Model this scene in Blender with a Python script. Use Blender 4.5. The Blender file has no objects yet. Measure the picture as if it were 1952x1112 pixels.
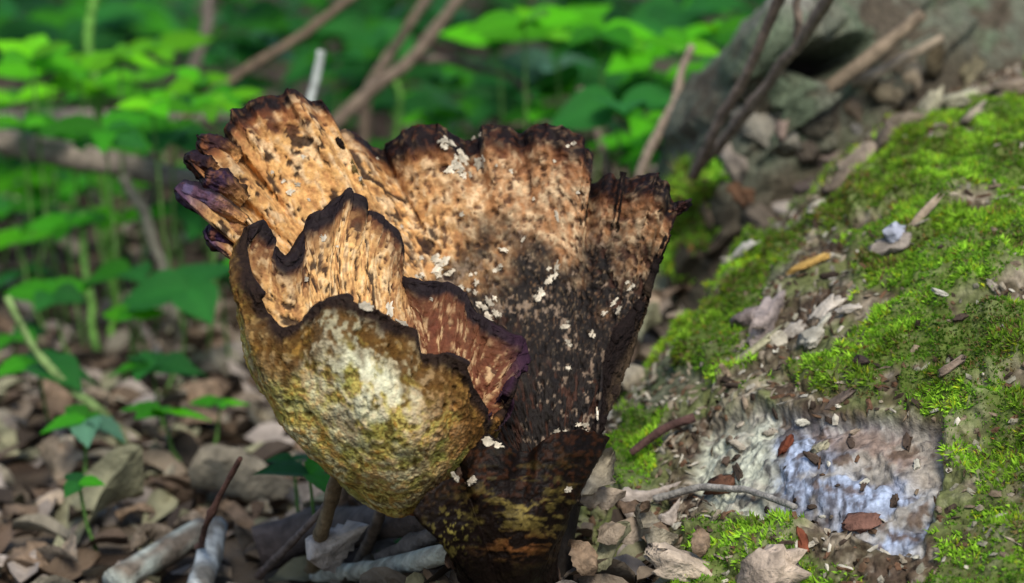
import bpy, math, random
import numpy as np
from mathutils import Vector, Matrix

random.seed(7)
RNG = np.random.default_rng(7)
scene = bpy.context.scene
COL = scene.collection

# ------------------------------------------------------------------ camera
PITCH = math.radians(12.0)
D0 = 1.05                                   # distance to the fungus
FPX = 4183.0                                # focal length in photo pixels (photo is 1952 wide)
FWD = np.array([0.0, math.cos(PITCH), -math.sin(PITCH)])
RGT = np.array([1.0, 0.0, 0.0])
UPV = np.array([0.0, math.sin(PITCH), math.cos(PITCH)])
CAM = np.array([0.0, 0.0, 0.1345]) - D0 * FWD
cam_d = bpy.data.cameras.new('camera')
cam = bpy.data.objects.new('camera', cam_d)
COL.objects.link(cam)
cam.location = CAM
cam.rotation_euler = (math.pi / 2 - PITCH, 0, 0)
cam_d.sensor_width = 36.0
cam_d.lens = 36.0 * FPX / 1952.0
cam_d.clip_start = 0.02
cam_d.clip_end = 200.0
cam_d.dof.use_dof = True
cam_d.dof.focus_distance = D0 - 0.035
cam_d.dof.aperture_fstop = 7.2
scene.camera = cam

# ------------------------------------------------------------------ light
SUN_TO = Vector((0.12, -0.62, 0.78)).normalized()
world = bpy.data.worlds.new('World')
scene.world = world
world.use_nodes = True
wn = world.node_tree.nodes
sky = wn.new('ShaderNodeTexSky')
sky.sky_type = 'NISHITA'
sky.sun_disc = False
sky.sun_elevation = math.asin(SUN_TO.z)
sky.sun_rotation = math.atan2(SUN_TO.x, SUN_TO.y)
world.node_tree.links.new(sky.outputs[0], wn['Background'].inputs[0])
wn['Background'].inputs[1].default_value = 0.12
sun_d = bpy.data.lights.new('sun', 'SUN')
sun_d.energy = 2.6
sun_d.angle = math.radians(22)
sun_d.color = (1.0, 0.95, 0.86)
sun = bpy.data.objects.new('sun', sun_d)
COL.objects.link(sun)
sun.location = (0.5, -0.8, 3)
sun.rotation_euler = SUN_TO.to_track_quat('Z', 'Y').to_euler()
vs = scene.view_settings
vs.view_transform = 'Standard'
vs.look = 'None'
vs.gamma = 1.0
vs.exposure = 0.60
vs.use_curve_mapping = False
scene.render.engine = 'CYCLES'
scene.cycles.use_denoising = True
scene.cycles.max_bounces = 6
scene.cycles.diffuse_bounces = 3
scene.cycles.glossy_bounces = 2
scene.cycles.transmission_bounces = 3

# ------------------------------------------------------------------ photo <-> place
def W(px, py, dep=0.0):
    """photo pixel at a distance D0 + dep along the view axis -> world"""
    px = np.asarray(px, float); py = np.asarray(py, float)
    d = D0 + np.asarray(dep, float)
    d, px, py = np.broadcast_arrays(d, px, py)
    v = (FWD[None] + RGT[None] * ((px.reshape(-1, 1) - 976) / FPX) + UPV[None] * ((556 - py.reshape(-1, 1)) / FPX))
    return (CAM[None] + v * d.reshape(-1, 1)).reshape(px.shape + (3,))

def G(px, py, z=0.0):
    """photo pixel -> point where its ray meets the height z"""
    v = FWD + RGT * ((px - 976) / FPX) + UPV * ((556 - py) / FPX)
    return CAM + v * ((z - CAM[2]) / v[2])

def proj(P):
    Q = np.asarray(P, float) - CAM
    d = Q @ FWD
    return 976 + FPX * (Q @ RGT) / d, 556 - FPX * (Q @ UPV) / d, d

# ------------------------------------------------------------------ numpy helpers
def _hash(ix, iy, iz, seed):
    h = (ix.astype(np.int64) * 374761393 + iy.astype(np.int64) * 668265263 + iz.astype(np.int64) * 2147483647 + seed * 974634777) & 0xFFFFFFFF
    h = ((h ^ (h >> 13)) * 1274126177) & 0xFFFFFFFF
    h = ((h ^ (h >> 16)) * 2246822519) & 0xFFFFFFFF
    h = h ^ (h >> 15)
    return (h & 0xFFFFFF) / float(0xFFFFFF)

def vn(x, y, z=0.0, seed=0):
    x, y, z = np.broadcast_arrays(np.asarray(x, float), np.asarray(y, float), np.asarray(z, float))
    fx, fy, fz = np.floor(x), np.floor(y), np.floor(z)
    tx, ty, tz = x - fx, y - fy, z - fz
    tx = tx * tx * (3 - 2 * tx); ty = ty * ty * (3 - 2 * ty); tz = tz * tz * (3 - 2 * tz)
    r = 0
    for a in (0, 1):
        for b in (0, 1):
            for c in (0, 1):
                w = (tx if a else 1 - tx) * (ty if b else 1 - ty) * (tz if c else 1 - tz)
                r = r + w * _hash(fx + a, fy + b, fz + c, seed)
    return r

def fbm(x, y, z=0.0, seed=0, o=4, g=0.5):
    r = 0; a = 1.0; t = 0
    for k in range(o):
        r = r + a * vn(np.asarray(x) * 2 ** k, np.asarray(y) * 2 ** k, np.asarray(z) * 2 ** k, seed + 17 * k)
        t += a; a *= g
    return r / t

def ss(a, b, x):
    t = np.clip((x - a) / (b - a), 0, 1)
    return t * t * (3 - 2 * t)

def gsm(A, sig, periodic=False):
    """gaussian smooth along axis 0"""
    n = int(sig * 3) + 1
    k = np.exp(-0.5 * (np.arange(-n, n + 1) / sig) ** 2); k /= k.sum()
    pad = np.take(A, np.arange(-n, len(A) + n), axis=0, mode='wrap') if periodic else np.concatenate([np.repeat(A[:1], n, 0), A, np.repeat(A[-1:], n, 0)])
    return sum(k[i] * pad[i:i + len(A)] for i in range(2 * n + 1))

def curve(pts, n, sig=0.0, periodic=False):
    p = np.array(pts, float)
    if periodic:
        p = np.vstack([p, p[:1]])
    s = np.concatenate([[0], np.cumsum(np.hypot(*np.diff(p[:, :2], axis=0).T))])
    t = np.linspace(0, s[-1], n, endpoint=not periodic)
    r = np.stack([np.interp(t, s, p[:, k]) for k in range(p.shape[1])], 1)
    return gsm(r, sig, periodic) if sig else r

def crom(levels, v):
    """Catmull-Rom through levels (K, n, 3) with knots; v sampled 0..K-1"""
    K = len(levels)
    out = []
    for t in v:
        i = min(int(t), K - 2); f = t - i
        p0 = levels[max(i - 1, 0)]; p1 = levels[i]; p2 = levels[i + 1]; p3 = levels[min(i + 2, K - 1)]
        out.append(0.5 * (2 * p1 + (p2 - p0) * f + (2 * p0 - 5 * p1 + 4 * p2 - p3) * f * f + (3 * p1 - p0 - 3 * p2 + p3) * f ** 3))
    return np.array(out)

def grid_normals(P, periodic=False):
    if periodic:
        du = (np.roll(P, -1, 0) - np.roll(P, 1, 0))
    else:
        du = np.gradient(P, axis=0)
    dv = np.gradient(P, axis=1)
    n = np.cross(du, dv)
    l = np.linalg.norm(n, axis=2, keepdims=True)
    return n / np.maximum(l, 1e-12)

def poly_sd(px, py, poly):
    """signed distance to a polygon, negative inside"""
    poly = np.array(poly, float)
    d = np.full(px.shape, 1e18); inside = np.zeros(px.shape, bool)
    for i in range(len(poly)):
        a = poly[i]; b = poly[(i + 1) % len(poly)]
        e = b - a
        t = np.clip(((px - a[0]) * e[0] + (py - a[1]) * e[1]) / (e @ e), 0, 1)
        d = np.minimum(d, (px - a[0] - t * e[0]) ** 2 + (py - a[1] - t * e[1]) ** 2)
        c = ((a[1] > py) != (b[1] > py)) & (px < (b[0] - a[0]) * (py - a[1]) / (b[1] - a[1] + 1e-12) + a[0])
        inside ^= c
    return np.where(inside, -np.sqrt(d), np.sqrt(d))

def mixc(a, b, t):
    return a * (1 - t[..., None]) + np.asarray(b) * t[..., None]

# ------------------------------------------------------------------ objects
def mesh_np(name, V, F, col=None, smooth=True, mats=(), midx=None):
    V = np.asarray(V, np.float32).reshape(-1, 3); F = np.asarray(F, np.int32)
    me = bpy.data.meshes.new(name)
    me.vertices.add(len(V)); me.vertices.foreach_set('co', V.ravel())
    k = F.shape[1]
    me.loops.add(F.size); me.loops.foreach_set('vertex_index', F.ravel())
    me.polygons.add(len(F))
    me.polygons.foreach_set('loop_start', np.arange(0, F.size, k, dtype=np.int32))
    try:
        me.polygons.foreach_set('loop_total', np.full(len(F), k, np.int32))
    except Exception:
        pass
    me.polygons.foreach_set('use_smooth', np.full(len(F), smooth, bool))
    for m in mats:
        me.materials.append(m)
    if midx is not None:
        me.polygons.foreach_set('material_index', np.asarray(midx, np.int32))
    if col is not None:
        c = np.ones((len(V), 4), np.float32); c[:, :3] = np.clip(np.asarray(col).reshape(-1, 3), 0, 1)
        at = me.attributes.new('Col', 'FLOAT_COLOR', 'POINT')
        at.data.foreach_set('color', c.ravel())
    me.update(calc_edges=True)
    return me

def obj(name, me, parent=None, label=None, cat=None, group=None, kind=None):
    o = bpy.data.objects.new(name, me)
    COL.objects.link(o)
    if parent is not None:
        o.parent = parent
    if label: o['label'] = label
    if cat: o['category'] = cat
    if group: o['group'] = group
    if kind: o['kind'] = kind
    return o

def empty(name, loc, label, cat, group=None):
    o = obj(name, None, None, label, cat, group)
    o.empty_display_size = 0.01
    o.location = loc
    return o

def child(name, me, parent, label=None, kind=None):
    """part whose vertices are in world coordinates"""
    o = obj(name, me, parent, label, None, None, kind)
    o.matrix_parent_inverse = Matrix.Translation(parent.location).inverted() if parent.type == 'EMPTY' else Matrix.Identity(4)
    return o

def quads(nu, nv, periodic=False, off=0, flip=False):
    iu = np.arange(nu if periodic else nu - 1); iv = np.arange(nv - 1)
    a, b = np.meshgrid(iu, iv, indexing='ij')
    a2 = (a + 1) % nu
    f = np.stack([a * nv + b, a2 * nv + b, a2 * nv + b + 1, a * nv + b + 1], -1).reshape(-1, 4) + off
    return f[:, ::-1] if flip else f

def thick_sheet(name, P, N, th, colA, colB, matA, matB, periodic=False):
    """sheet A at P, sheet B at P - N*th, sewn round its border"""
    nu, nv = P.shape[:2]
    B = P - N * th[..., None]
    V = np.concatenate([P.reshape(-1, 3), B.reshape(-1, 3)])
    o = nu * nv
    fa = quads(nu, nv, periodic); fb = quads(nu, nv, periodic, o, True)
    sew = []
    iu = np.arange(nu if periodic else nu - 1); i2 = (iu + 1) % nu
    for b, fl in ((0, False), (nv - 1, True)):
        s = np.stack([iu * nv + b, o + iu * nv + b, o + i2 * nv + b, i2 * nv + b], 1)
        sew.append(s[:, ::-1] if fl else s)
    if not periodic:
        iv = np.arange(nv - 1)
        for a, fl in ((0, True), (nu - 1, False)):
            s = np.stack([a * nv + iv, o + a * nv + iv, o + a * nv + iv + 1, a * nv + iv + 1], 1)
            sew.append(s[:, ::-1] if fl else s)
    sew = np.concatenate(sew)
    F = np.concatenate([fa, fb, sew])
    mi = np.concatenate([np.zeros(len(fa)), np.ones(len(fb)), np.zeros(len(sew))])
    return mesh_np(name, V, F, np.concatenate([colA.reshape(-1, 3), colB.reshape(-1, 3)]), True, (matA, matB), mi)

# ------------------------------------------------------------------ materials
def mat(name, col=None, rough=0.8, bump=0.0, bscale=400.0, var=0.25, vscale=60.0, spec=0.3, kind='noise', trans=0.0, rand=0.0, stretch=None):
    m = bpy.data.materials.new(name); m.use_nodes = True
    nt = m.node_tree; N = nt.nodes; L = nt.links
    b = N['Principled BSDF']; out = N['Material Output']
    b.inputs['Roughness'].default_value = rough
    b.inputs['Specular IOR Level'].default_value = spec
    tc = N.new('ShaderNodeTexCoord')
    vec = tc.outputs['Object']
    if stretch:
        mp = N.new('ShaderNodeMapping'); mp.inputs['Scale'].default_value = stretch
        L.new(vec, mp.inputs[0]); vec = mp.outputs[0]
    if col is None:
        a = N.new('ShaderNodeAttribute'); a.attribute_name = 'Col'; base = a.outputs['Color']
    else:
        r = N.new('ShaderNodeRGB'); r.outputs[0].default_value = (*col, 1); base = r.outputs[0]
    n1 = N.new('ShaderNodeTexNoise'); n1.inputs['Scale'].default_value = vscale; n1.inputs['Detail'].default_value = 4
    L.new(vec, n1.inputs['Vector'])
    mr = N.new('ShaderNodeMapRange'); mr.inputs[1].default_value = 0.3; mr.inputs[2].default_value = 0.7
    mr.inputs[3].default_value = 1 - var; mr.inputs[4].default_value = 1 + var
    L.new(n1.outputs[0], mr.inputs[0])
    val = mr.outputs[0]
    if rand:
        oi = N.new('ShaderNodeObjectInfo')
        m2 = N.new('ShaderNodeMapRange'); m2.inputs[3].default_value = 1 - rand; m2.inputs[4].default_value = 1 + rand
        L.new(oi.outputs['Random'], m2.inputs[0])
        mm = N.new('ShaderNodeMath'); mm.operation = 'MULTIPLY'
        L.new(val, mm.inputs[0]); L.new(m2.outputs[0], mm.inputs[1]); val = mm.outputs[0]
    sc = N.new('ShaderNodeVectorMath'); sc.operation = 'SCALE'
    L.new(base, sc.inputs[0]); L.new(val, sc.inputs['Scale'])
    L.new(sc.outputs[0], b.inputs['Base Color'])
    if bump:
        if kind == 'voronoi':
            t = N.new('ShaderNodeTexVoronoi'); t.inputs['Scale'].default_value = bscale
        else:
            t = N.new('ShaderNodeTexNoise'); t.inputs['Scale'].default_value = bscale; t.inputs['Detail'].default_value = 5
        L.new(vec, t.inputs['Vector'])
        bp = N.new('ShaderNodeBump'); bp.inputs['Strength'].default_value = bump; bp.inputs['Distance'].default_value = 0.6 / bscale
        L.new(t.outputs[0], bp.inputs['Height']); L.new(bp.outputs[0], b.inputs['Normal'])
    if trans:
        tr = N.new('ShaderNodeBsdfTranslucent'); L.new(sc.outputs[0], tr.inputs['Color'])
        mx = N.new('ShaderNodeMixShader'); mx.inputs[0].default_value = trans
        L.new(b.outputs[0], mx.inputs[1]); L.new(tr.outputs[0], mx.inputs[2]); L.new(mx.outputs[0], out.inputs[0])
    return m

M = {}
M['cap'] = mat('fungus_cap', None, 0.7, 0.8, 620, 0.30, 300, 0.12)
M['pore'] = mat('fungus_pores', None, 0.8, 0.7, 800, 0.32, 420, 0.10, kind='voronoi')
M['dark'] = mat('fungus_dark', None, 0.5, 0.5, 420, 0.35, 120, 0.07)
M['lobe'] = mat('fungus_lobe', None, 0.65, 0.9, 420, 0.4, 200, 0.10)
M['flake'] = mat('fungus_flake', (0.50, 0.43, 0.32), 0.9, 0.8, 700, 0.35, 300, 0.1, rand=0.4)
M['wood'] = mat('log_wood', None, 0.9, 1.0, 300, 0.4, 260, 0.08)
M['moss'] = mat('moss', None, 0.8, 0, 1, 0.2, 60, 0.15, trans=0.3)
M['bark'] = mat('bark', None, 0.9, 1.0, 260, 0.4, 120, 0.15, rand=0.2)
M['leaf'] = mat('green_leaf', None, 0.5, 0.4, 180, 0.15, 40, 0.22, trans=0.4, rand=0.4)
M['dead'] = mat('dead_leaf', None, 0.75, 0.7, 220, 0.3, 60, 0.3, trans=0.1, rand=0.25)
M['dead_big'] = mat('dead_leaf_crisp', None, 0.7, 0.3, 14, 0.45, 5, 0.25, trans=0.1, rand=0.25)
M['twig'] = mat('twig_bark', None, 0.9, 1.0, 420, 0.4, 140, 0.2)
M['soil'] = mat('forest_soil', None, 0.95, 1.0, 120, 0.4, 30, 0.1)

# ------------------------------------------------------------------ ground
def ground_z(x, y):
    z = 0.012 * (fbm(x * 5, y * 5, 0, 3, 3) - 0.5) + 0.004 * (fbm(x * 40, y * 40, 0, 5, 2) - 0.5)
    z = z + 0.03 * np.exp(-((x - 0.2) ** 2 + (y - 0.38) ** 2) / 0.02)          # litter heaped between the trunks
    z = z + 0.10 * (fbm(x * 0.7, y * 0.7, 0, 9, 2) - 0.5) * ss(1.0, 4.0, np.hypot(x, y))
    z = z - 0.004 - 0.060 * ss(-0.01, -0.13, x)
    return z

def axis_grid(lo, hi, near, step):
    a = list(np.arange(-near, near + step / 2, step))
    s = step
    x = near
    while x < hi:
        s *= 1.25; x += s; a.append(min(x, hi))
    s = step; x = -near
    while x > lo:
        s *= 1.25; x -= s; a.insert(0, max(x, lo))
    return np.array(a)

gx = axis_grid(-40, 40, 0.9, 0.008); gy = axis_grid(-40, 40, 0.9, 0.008)
X, Y = np.meshgrid(gx, gy, indexing='ij')
Z = ground_z(X, Y)
gc = mixc(np.full(X.shape + (3,), 1.0) * np.array([0.045, 0.030, 0.020]), (0.11, 0.085, 0.06), ss(0.42, 0.62, fbm(X * 14, Y * 14, 0, 21, 4)))
obj('ground', mesh_np('ground', np.stack([X, Y, Z], -1), quads(len(gx), len(gy)), gc, True, (M['soil'],)), kind='structure')

def GG(px, py, dz=0.0):
    """photo pixel -> point dz above the uneven ground"""
    z = 0.0
    for _ in range(12):
        p = G(px, py, z)
        z = 0.5 * z + 0.5 * (float(ground_z(np.array(p[0]), np.array(p[1]))) + dz)
    return G(px, py, z)

# ------------------------------------------------------------------ THE FUNGUS
fung = empty('bracket_fungus', tuple(G(1000, 1090)), 'large ragged funnel shaped bracket fungus, tan inside with black scorched looking rim, beside mossy log', 'fungus')

def lin(r, g, b):
    f = lambda c: ((c / 255 + 0.055) / 1.055) ** 2.4 if c > 10 else c / 255 / 12.92
    return np.array([f(r), f(g), f(b)])

# ---- rear cap: the wide fan
rimA = [(900,930,.0),(700,820,.0),(560,680,-.008),(480,560,-.02),(450,484,-.030),(420,480,-.044),(400,466,-.052),(390,446,-.054),(398,426,-.046),(424,412,-.022),
 (398,408,-.046),(370,396,-.056),(345,380,-.060),(334,362,-.060),(342,348,-.055),(366,347,-.044),(398,360,-.018),(378,334,-.028),(358,310,-.032),(352,292,-.028),
 (378,300,-.004),(374,274,-.012),(402,257,-.010),(432,272,.010),(426,242,.008),(438,232,.010),(439,206,.012),(460,208,.016),(486,188,.018),(513,179,.022),(537,184,.027),
 (541,172,.026),(558,167,.027),(577,180,.030),(590,193,.034),(612,190,.034),(627,206,.038),(620,231,.044),(632,244,.050),(653,243,.055),(680,253,.060),(707,277,.064),
 (729,288,.068),(737,272,.060),(749,265,.058),(769,245,.056),(801,236,.056),(828,234,.057),(850,245,.058),(875,263,.061),(891,268,.064),(907,261,.062),(918,238,.058),
 (936,241,.058),(967,240,.058),(994,255,.060),(1017,238,.056),(1035,236,.056),(1075,243,.054),(1118,266,.050),(1115,283,.050),(1131,289,.047),(1131,303,.047),(1119,317,.048),
 (1124,353,.047),(1147,340,.042),(1156,330,.040),(1170,331,.039),(1179,346,.040),(1190,324,.036),(1197,340,.037),(1224,330,.033),(1255,328,.029),(1257,345,.029),
 (1275,342,.025),(1282,380,.034),(1290,395,.032),(1292,408,.032),(1284,420,.031),(1271,452,.030),(1260,466,.029),(1261,492,.027),(1246,533,.025),(1228,555,.023),
 (1206,587,.019),(1179,618,.015),(1163,650,.011),(1147,690,.007),(1143,740,.003),(1138,800,.0),(1136,880,-.003),(1132,960,-.008)]
NU, NV = 640, 230
R = curve(rimA, NU, 1.0)
jit = fbm(np.arange(NU) / 3.0, 0.5, 0, 31, 3) - 0.5
cen = np.array([1035.0, 620.0])
dirv = R[:, :2] - cen; dirv /= np.linalg.norm(dirv, axis=1, keepdims=True)
jw = ss(0.10, 0.16, np.linspace(0, 1, NU)) * (1 - ss(0.86, 0.92, np.linspace(0, 1, NU)))
R[:, :2] += dirv * (jit * 11 * jw)[:, None]
RS = gsm(R, 14)
ub = np.linspace(0, 1, NU)
base = np.stack([930 + 198 * ub, np.full(NU, 965.0), -0.004 + 0.010 * (2 * ub - 1) ** 2], 1)
vv = np.linspace(0, 1, NV) ** 0.92
P3 = base[:, None] + (RS - base)[:, None] * vv[None, :, None] + (R - RS)[:, None] * (ss(0.62 + 0.24 * ss(0.30, 0.24, ub)[:, None], 1, vv[None]) ** 1.3)[..., None]
UU, VV = np.meshgrid(ub, vv, indexing='ij')
P3[..., 2] += (RS - base)[:, None, 2] * (VV ** 1.5 - VV)
P3[..., 2] += 0.024 * np.sin(math.pi * VV) * ss(0.22, 0.6, VV) * ss(0.0, 0.3, UU) * ss(0.93, 0.62, UU)
res = np.einsum('ij,ij->i', (R - RS)[:, :2], dirv)
P3[..., 2] -= np.clip(res, -32, 32)[:, None] * 0.00042 * ss(0.70, 1.0, VV) * (jw * ss(0.24, 0.30, ub) * ss(0.9, 0.8, ub))[:, None]
fl = fbm(UU * 34, VV * 1.2, 0, 41, 2) - 0.5
P3[..., 2] += fl * 0.018 * VV ** 4 * jw[:, None]
P3[..., 2] += 0.008 * ss(0.93, 1.0, VV) * jw[:, None] * (0.4 + vn(UU * 20, 0.3, 0, 5))     # rim rolls back
P = W(P3[..., 0], P3[..., 1], P3[..., 2])
N = grid_normals(P)
if (N[NU // 2, NV // 2] @ FWD) > 0: N = -N; FLIPA = True
pxA, pyA, dA = P3[..., 0], P3[..., 1], P3[..., 2]
raylen = np.hypot(RS[:, 0] - base[:, 0], RS[:, 1] - base[:, 1])[:, None]
rd = (1 - VV) * raylen                                          # distance from the rim, photo pixels
pxA0 = pxA
fib = fbm(UU * 170 + 3 * fbm(UU * 12, VV * 9, 0, 52, 2), VV * 42, 0, 51, 4)
fib2 = fbm(UU * 420, VV * 120, 0, 61, 3)
pit = ss(0.60, 0.70, fbm(UU * 120, VV * 34, 0, 71, 3)) * ss(0.35, 0.6, fbm(UU * 9, VV * 6, 0, 72, 2))
bigpit = np.maximum(ss(0.70, 0.725, fbm(UU * 74, VV * 26, 0, 75, 3)), ss(0.715, 0.74, fbm(UU * 210, VV * 52, 0, 78, 2)) * ss(950, 700, pxA0))
iso = fbm(pxA / 9, pyA / 12, 0, 77, 3)
disp = (fib - 0.5) * 0.0011 + (fib2 - 0.5) * 0.0012 - pit * 0.0011 - bigpit * 0.0014 + (iso - 0.5) * 0.0024 * ss(560, 800, pxA)
pitr = ss(0.40, 0.31, iso) * ss(640, 820, pxA)
disp = (disp - pitr * 0.0008) * np.clip(np.abs(N @ FWD), 0.15, 1)
P = P + N * (disp * ss(0.02, 0.2, VV) )[..., None]
# colours: tan flesh, black rim; browner right and blackened stemward, flesh colour plus painted shade
c = np.zeros(P.shape) + np.array([0.66, 0.36, 0.125])
c = mixc(c, (0.40, 0.235, 0.12), ss(620, 1050, pxA + 180 * (fbm(pxA / 70, pyA / 70, 0, 81, 3) - 0.5)))
c = mixc(c, (0.72, 0.52, 0.30), ss(0.5, 0.68, fib) * 0.65)
c = mixc(c, (0.36, 0.15, 0.05), ss(0.46, 0.30, fib) * 0.6)
c = mixc(c, (0.28, 0.12, 0.045), ss(0.46, 0.32, fib2) * 0.55)
wob = fbm(pxA / 60, pyA / 60, 0, 82, 4) - 0.5
dk = ss(0.0, 0.42, 1.0 - np.hypot((pxA - 1045) / 330, (pyA - 740) / 375) + wob * 0.8)
dk = np.maximum(dk, ss(0.44, 0.30, VV + 0.14 * wob))
c = mixc(c, (0.07, 0.03, 0.018), pitr * 0.85)
c = mixc(c, np.array([0.009, 0.008, 0.008]), dk * (0.985 - 0.22 * ss(0.60, 0.75, fib2) * ss(760, 560, pyA)))
c = mixc(c, (0.24, 0.17, 0.115), dk * ss(0.61, 0.68, 0.6 * fbm(pxA / 7, pyA / 9, 0, 83, 4) + 0.4 * fbm(pxA / 45, pyA / 45, 0, 84, 2)) * 0.8)
c = mixc(c, (0.05, 0.022, 0.014), pit * 0.9)
c = mixc(c, (0.022, 0.012, 0.010), bigpit * 0.92 * (pxA < 880))
wr = fbm(UU * 60, VV * 3, 0, 85, 3)
brown = ss(1.0, 0.2, rd / (50 + 100 * wr)) * jw[:, None]
c = mixc(c, (0.15, 0.045, 0.016), brown * (0.95 - 0.5 * ss(0.45, 0.62, fib)))
black = ss(1.0, 0.45, rd / (10 + 52 * wr + 26 * ss(700, 780, pxA))) * (jw * (1 - ss(0.80, 0.86, ub)))[:, None]
c = mixc(c, np.array([0.006, 0.004, 0.005]), black * (0.98 - 0.22 * ss(0.52, 0.66, fib2)))
lob = ss(445, 400, pxA) * ss(330, 380, pyA)
c = mixc(c, (0.085, 0.045, 0.085), lob * 0.85 * ss(90, 20, rd))
cA_back = mixc(mixc(np.zeros(P.shape) + np.array([0.22, 0.15, 0.05]), (0.05, 0.032, 0.018), ss(0.6, 0.7, UU)), (0.010, 0.006, 0.005), np.maximum(ss(150, 60, rd), ss(0.6, 0.45, VV)))
th = 0.0060 * (1 - VV) ** 1.1 * ss(0.0, 0.15, UU) * ss(1.0, 0.88, UU) + 0.0014
PA, NA = P, N
rear = child('rear_cap', thick_sheet('rear_cap', P, N, th, c, cA_back, M['cap'], M['pore']), fung, 'wide tan fan with ragged black rim')

# ---- rolled lobes along the fan's rim
def rim_lobe(path, w, bulge, col, col2, seed):
    """thin lobe whose edges roll back from the viewer"""
    p = np.array(path, float); n, m = 44, 30
    t = np.linspace(0, 1, n); k = np.linspace(0, 1, len(p))
    q = gsm(np.stack([np.interp(t, k, p[:, a]) for a in range(3)], 1), 3)
    d = np.gradient(q[:, :2], axis=0); d /= np.linalg.norm(d, axis=1, keepdims=True)
    side = np.stack([-d[:, 1], d[:, 0]], 1)
    prof = np.clip(1 - np.clip((t - 0.45) / 0.55, 0, 1) ** 2.6, 0.0, 1) ** 0.5 * (0.75 + 0.25 * ss(0, .5, t)) + 0.02
    x = np.linspace(-1, 1, m)
    T, Xx = np.meshgrid(t, x, indexing='ij')
    edge = 1 + 0.55 * (fbm(T * 5 + seed, np.sign(Xx) * 2 + 5, 0, seed, 3) - 0.5) * np.abs(Xx)
    px = q[:, None, 0] + side[:, None, 0] * Xx * (w * prof)[:, None] * edge
    py = q[:, None, 1] + side[:, None, 1] * Xx * (w * prof)[:, None] * edge
    dp = q[:, None, 2] + bulge * (np.abs(Xx) ** 2.2) + bulge * 0.9 * ss(0.8, 1.0, T) ** 2 + (fbm(T * 4, Xx * 2 + 5, seed, seed + 1, 3) - 0.5) * 0.006
    V = W(px, py, dp); Nn = grid_normals(V)
    if (Nn[n // 2, m // 2] @ FWD) > 0: Nn = -Nn
    nn = fbm(px / 15, py / 15, 0, seed + 2, 4); f2 = fbm(T * 10, Xx * 14, 0, seed + 3, 3)
    c = mixc(np.zeros(V.shape) + np.array(col), col2, np.clip(ss(0.40, 0.62, nn) * 0.8 + ss(0.6, 0.15, T) * 0.5, 0, 1))
    c = mixc(c, (0.48, 0.23, 0.075), ss(0.5, 0.1, T + 0.4 * (nn - 0.5)) * (1 - 0.6 * ss(0.5, 0.7, f2)))
    rimw = np.maximum(np.abs(Xx), ss(0.6, 1.0, T))
    c = mixc(c, (0.007, 0.005, 0.006), ss(0.72, 0.96, rimw + 0.3 * (nn - 0.5)) * 0.9)
    V = V + Nn * ((f2 - 0.5) * 0.0024)[..., None]
    return thick_sheet('rim_lobe', V, Nn, np.full((n, m), 0.0018), c, np.zeros(V.shape) + np.array([0.02, 0.012, 0.012]), M['lobe'], M['lobe'])
for k_, (path, w_, th_, c1, c2) in enumerate([
   ([(470,436,-.026),(432,448,-.040),(390,448,-.052)], 37, .010, (.050,.026,.060), (.15,.055,.030)),
   ([(470,430,-.026),(415,396,-.048),(370,376,-.060),(332,357,-.064)], 25, .010, (.075,.055,.095), (.10,.045,.06)),
   ([(465,392,-.014),(425,356,-.030),(384,334,-.038)], 31, .010, (.035,.018,.035), (.15,.06,.03)),
   ([(435,346,-.006),(390,318,-.024),(350,297,-.030)], 24, .010, (.020,.010,.014), (.09,.035,.015)),
   ([(455,312,.004),(420,288,-.008),(374,264,-.012)], 30, .010, (.030,.012,.012), (.17,.06,.022)),
   ([(1250,424,.034),(1285,402,.030),(1318,386,.024)], 11, .004, (.012,.009,.012), (.05,.02,.015))]):
    child('rim_lobe', rim_lobe(path, w_, th_, c1, c2, 60 + k_), rear)

# ---- front cup: pored outside, tan inside
rimC = [(493,420,-.050),(476,432,-.060),(470,462,-.068),(477,505,-.076),(490,552,-.084),(512,598,-.091),(540,626,-.096),(572,615,-.099),(592,585,-.101),(618,571,-.102),
 (655,558,-.102),(672,577,-.102),(712,586,-.102),(754,612,-.100),(796,628,-.097),(803,674,-.097),(850,674,-.092),(889,695,-.087),(904,740,-.081),(932,781,-.072),
 (925,808,-.062),(945,800,-.052),(964,770,-.047),(987,735,-.042),(1001,685,-.036),(990,643,-.031),(950,618,-.029),(910,597,-.026),(892,566,-.023),(850,546,-.021),
 (790,531,-.019),(752,520,-.019),(745,497,-.016),(757,470,-.014),(750,440,-.013),(720,413,-.011),(682,408,-.011),(690,380,-.008),(666,365,-.010),(632,382,-.016),
 (600,413,-.026),(570,446,-.036),(546,488,-.046),(528,472,-.047),(512,455,-.048)]
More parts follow.
